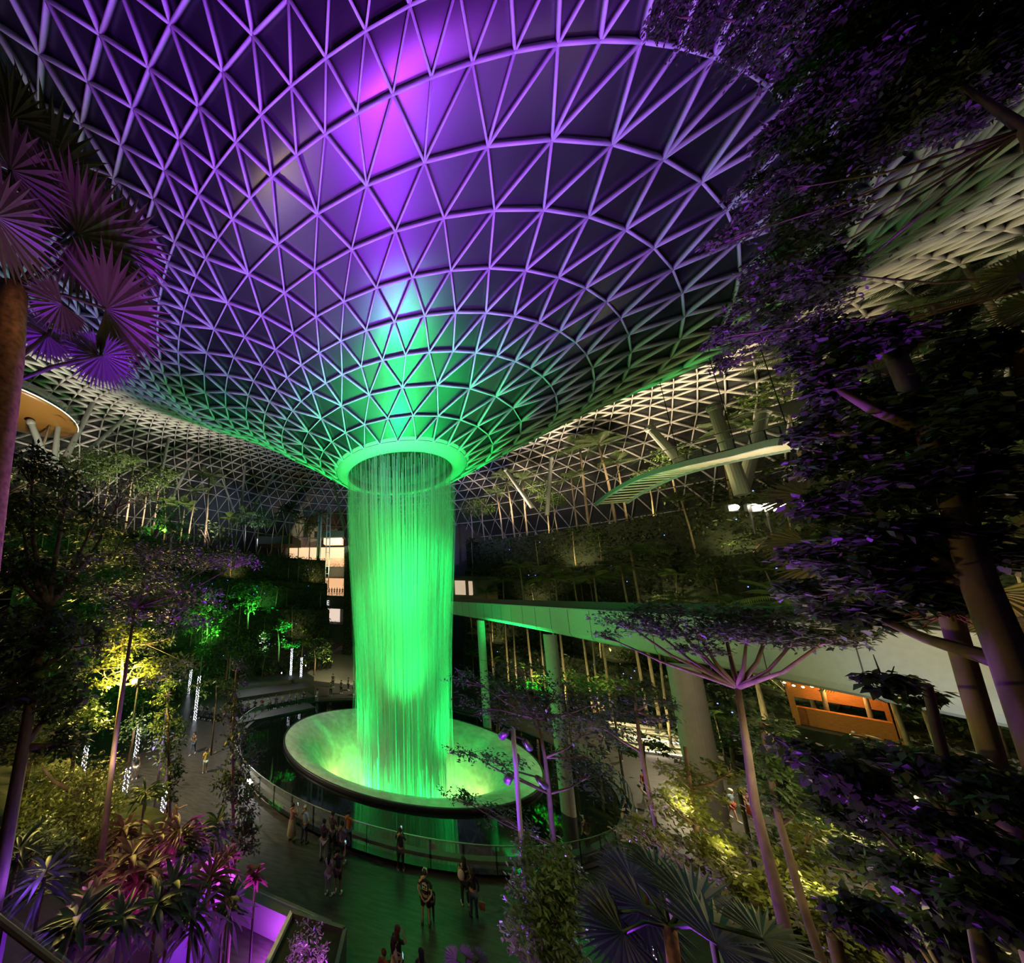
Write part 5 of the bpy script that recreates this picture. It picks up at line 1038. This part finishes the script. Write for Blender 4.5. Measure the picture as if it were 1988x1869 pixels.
# right side of the pool
person('man in a red shirt and dark vest walking away right of the pool', F(1255, 1548), 160, 1.62, (.30, .03, .03), (.03, .03, .05), legs='walk', shoes=K)
person('woman in a navy dress and white shoes at the right end of the railing', F(1217, 1592), -60, 1.62, (.03, .04, .10), (.03, .04, .10), lower='dress', long_hair=True, gender='f', shoes=(.7, .7, .7))
person('person in a pale grey shirt bending down near the woman in navy', F(1264, 1578), -80, 1.40, (.25, .25, .25), (.10, .10, .10), lean=.5, arms='front', detail=False)
r = person('man in black with brown trousers holding a phone up, a dark bag on his back', F(1266, 1668), -50, 1.72, K, (.12, .06, .03), arms='high', sk=SKIN2, legs='walk', shoes=(.12, .06, .04)); phone(*r, label='phone held up by the man in brown trousers')
bg = MB().ball((0, 0, 0), .2, 10, 8, (.8, .6, 1.15)).build('rucksack', cloth(K)); bg.location = r[0].location+Vector((.18, -.16, 1.15)); tag(bg, 'dark rucksack on the man holding the phone up', 'backpack')
bg = MB().lathe([(.08, 0), (.15, .03), (.16, .1), (.08, .12), (.08, 0)], 16, close=False).build('neck_pillow', cloth((.45, .45, .45))); bg.location = r[0].location+Vector((.50, -.05, .62)); bg.rotation_euler = (1.3, 0, .3); tag(bg, 'grey ring-shaped pillow hanging from the dark rucksack', 'pillow')
person('person in a pale cap and dark trousers standing behind the leafy branches', F(1143, 1656), -20, 1.60, (.10, .09, .08), K, cap=(.4, .4, .4), shoes=(.6, .6, .6), detail=False)
person('child in a pale pink top, leftmost of the group right of the thick column', F(1394, 1582), 200, 1.15, (.60, .32, .28), (.2, .1, .1), gender='f', detail=False, long_hair=True)
person('white-haired man in a blue-grey shirt in the group right of the thick column', F(1424, 1590), 150, 1.66, (.22, .28, .34), (.32, .04, .03), (.6, .6, .55), lower='shorts', legs='walk', lean=.1)
person('man in an olive-brown shirt at the back of the group right of the thick column', F(1449, 1578), 170, 1.70, (.11, .09, .05), (.28, .18, .10), lower='shorts', legs='walk')
person('person in a red skirt, rightmost of the group right of the thick column', F(1462, 1590), 160, 1.5, (.15, .06, .05), (.35, .04, .03), lower='skirt', gender='f', detail=False)
person('person in a pale blue-green shirt bending over near the lit steps', F(1212, 1436), -60, 1.55, (.28, .38, .36), (.2, .2, .2), lean=.5, arms='front', detail=False)
for i, (x, y, c, lab) in enumerate(((1183, 1462, K, 'dark-clothed person with a glowing phone among the branches, left of the lit steps'), (1170, 1470, (.1, .09, .08), 'dim person left of the one with the glowing phone'), (1207, 1478, (.45, .22, .18), 'person in salmon pink left of the lit steps'), (1160, 1400, (.3, .1, .05), 'person in rust at the far right side of the plaza'), (1140, 1402, K, 'person in black beside the one in rust'), (1176, 1398, (.4, .3, .25), 'person in beige beside the one in rust'))):
    r = person(lab, F(x, y), -70+20*i, 1.62, c, K, gender='f' if i % 2 else 'm', arms='front' if i == 0 else 'down', detail=False)
    if i == 0: phone(*r, label='glowing phone among the branches left of the lit steps')
# left side
person('woman in a dark top and jeans walking on the left plaza', F(374, 1464), 170, 1.58, (.10, .07, .06), (.05, .08, .16), arms='front', gender='f', long_hair=True, legs='walk')
person('boy in a yellow shirt and light blue shorts on the left plaza', F(397, 1500), -30, 1.48, (.50, .40, .06), (.30, .42, .44), lower='shorts', arms='point', shoes=(.6, .6, .6))
person('person in a red top and pale trousers under the glowing tree', F(298, 1420), 90, 1.55, (.48, .03, .03), (.5, .4, .38), gender='f')
person('child in pale blue under the glowing tree, left of the two in dark', F(248, 1422), 20, 1.15, (.4, .42, .55), (.4, .4, .5), detail=False)
person('person in bright blue beside a small bin under the glowing tree', F(272, 1428), 120, 1.5, (.03, .06, .35), (.03, .04, .2), detail=False)
person('person in white shorts between the light-wrapped trunks', F(261, 1512), 150, 1.5, (.05, .06, .08), (.6, .62, .65), lower='shorts', detail=False)
person('person in tan pointing to the right, lower left plaza', F(335, 1620), 60, 1.6, (.38, .22, .12), (.3, .15, .08), arms='point', gender='f'); person('dark-clothed person beside the one pointing', F(318, 1618), 60, 1.66, K, K, detail=False)
bn = MB().lathe([(.22, 0), (.25, .05), (.25, .7), (.2, .78), (.0, .80)], 16).build('litter_bin', mat('bin_grey', (.16, .16, .17), .5)); bn.location = tuple(F(277, 1432)); MB().lathe([(.255, .55), (.255, .6)], 16).build('bin_band', M_DARK, bn); tag(bn, 'small grey bin beside the person in bright blue', 'bin')
# people sitting on the left bench and at the back steps
bn = empty('bench', tuple(F(402, 1392)), label='low dark bench under the light-wrapped trunk where a group sits', cat='bench'); MB().box((0, 0, .42), (3.6, .5, .1)).build('seat', M_DARK, bn); 
for x in (-1.5, 1.5): MB().box((x, 0, .18), (.1, .45, .38)).build('leg', M_DARK, bn)
o0 = F(402, 1392)
for i, (c, lab) in enumerate((((.1, .1, .12), 'leftmost person sitting on the bench under the light-wrapped trunk'), ((.2, .2, .2), 'second person from the left sitting on the left bench'), (K, 'middle person sitting on the left bench, in black'), ((.4, .4, .38), 'person in a pale shirt sitting on the left bench'), ((.10, .25, .22), 'rightmost person sitting on the left bench, in teal'))):
    person(lab, o0+np.array([-1.5+.75*i, -.12, 0]), 180-20+10*i, 1.62, c, K, arms='front', pose='sit', detail=False)
st2 = empty('seating_steps', (0, 0, 0), label='broad dark stepped seating at the back left of the pool', cat='steps')
for k in range(4):
    a = F(455, 1402-16*k); b = F(600, 1372-13*k); m_ = (a+b)/2; MB().bar(a*[1, 1, 0]+[0, 0, .2+.2*k], b*[1, 1, 0]+[0, 0, .2+.2*k], 2.6, .4+.4*k).build('step', mat('slate_step', (.025, .025, .025), .6), st2)
cols = [(.1, .1, .1), (.35, .3, .25), K, (.25, .1, .08), (.3, .3, .32), (.05, .08, .12), (.4, .35, .3), (.12, .12, .1), (.08, .15, .12), K]
pos = ['far left end', 'left end, second in', 'left part beside a candle', 'left part in front of a handrail', 'middle, left of the light-wrapped trunks', 'middle under the left light-wrapped trunk', 'middle between the light-wrapped trunks', 'right of the light-wrapped trunks', 'right part', 'right end']
for i in range(10):
    p = F(468+13.5*i, 1392-2.6*i); p[2] = .40
    person('person sitting on the back steps, %s' % pos[i], p+np.array([0, -.1, -.05]), 160+8*(i % 4), 1.6, cols[i], K, arms='front', pose='sit', detail=False, group='people sitting on the back steps')
M_CANDLE = mat('candle_glow', (1, .7, .4), .5, emit=(1, .6, .3), estr=18)
for i, (x, y, lab) in enumerate(((502, 1336, 'far left'), (546, 1312, 'upper, left of the wrapped trunks'), (515, 1338, 'left'), (545, 1345, 'middle'), (550, 1343, 'middle right'), (593, 1296, 'upper right'), (601, 1344, 'lower right'), (487, 1285, 'upper left corner'))):
    o = MB().lathe([(.05, 0), (.07, .16), (.01, .18)], 10).build('path_light', M_CANDLE); o.location = tuple(F(x, y+8)+[0, 0, .9]); MB().bar((0, 0, -.9), (0, 0, 0), .03).build('stake', M_DARK, o); tag(o, 'small warm path light on the back steps, %s' % lab, 'path light', 'path lights on the back steps')
person('dark figure standing at the mouth of the pale path', F(646, 1334), 0, 1.72, K, K, detail=False); person('person in a white shirt standing right of the back steps', F(615, 1366), 40, 1.6, (.4, .45, .42), (.5, .5, .5), detail=False)
for i, (x, y) in enumerate(((642, 1350), (662, 1346), (676, 1340), (686, 1348), (695, 1352))): person('dim person in the mist left of the waterfall, %s' % ('nearest the steps', 'second from the steps', 'third from the steps', 'fourth from the steps', 'closest to the water')[i], F(x, y), 30*i, 1.6, (.08, .1, .08), K, detail=False, group='people in the mist')
# figures at the balcony of the far building
for i in range(8):
    p = fpt(628+5.2*i, 1155, 66.5); r = person('distant silhouette at the balcony rail, %s from the left' % ('first', 'second', 'third', 'fourth', 'fifth', 'sixth', 'seventh', 'last')[i], (p[0], 66.6, 12.6), 180, 1.65+.05*(i % 2), K, K, detail=False, group='silhouettes on the far balcony')
# blue pin lights dotting the hillsides
M_PIN = mat('blue_pin_light', (.3, .4, 1), .5, emit=(.12, .18, 1), estr=4); rg = random.Random(9); pin0 = None
for k in range(60):
    if k < 42: deg, R, z = rg.uniform(95, 152), 27.2+2.6*(t_ := rg.randrange(4)), 24/4*(t_+rg.uniform(.4, 1.0))
    else: deg, R, z = rg.uniform(-150, -110), 26.2+2.6*(t_ := rg.randrange(4)), 20/4*(t_+rg.uniform(.4, 1.0))
    o = MB().ball((0, 0, 0), .05, 6, 4).build('pin_light', M_PIN) if pin0 is None else pin0.copy()
    if pin0 is None: pin0 = o
    else: COL.objects.link(o)
    o.location = tuple(pol(R-.5, deg, z)); sd = 'right' if k < 42 else 'left'
    tag(o, 'tiny blue light dotted among the plants of the %s hillside' % sd, 'pin light', 'blue pin lights on the %s hillside' % sd)
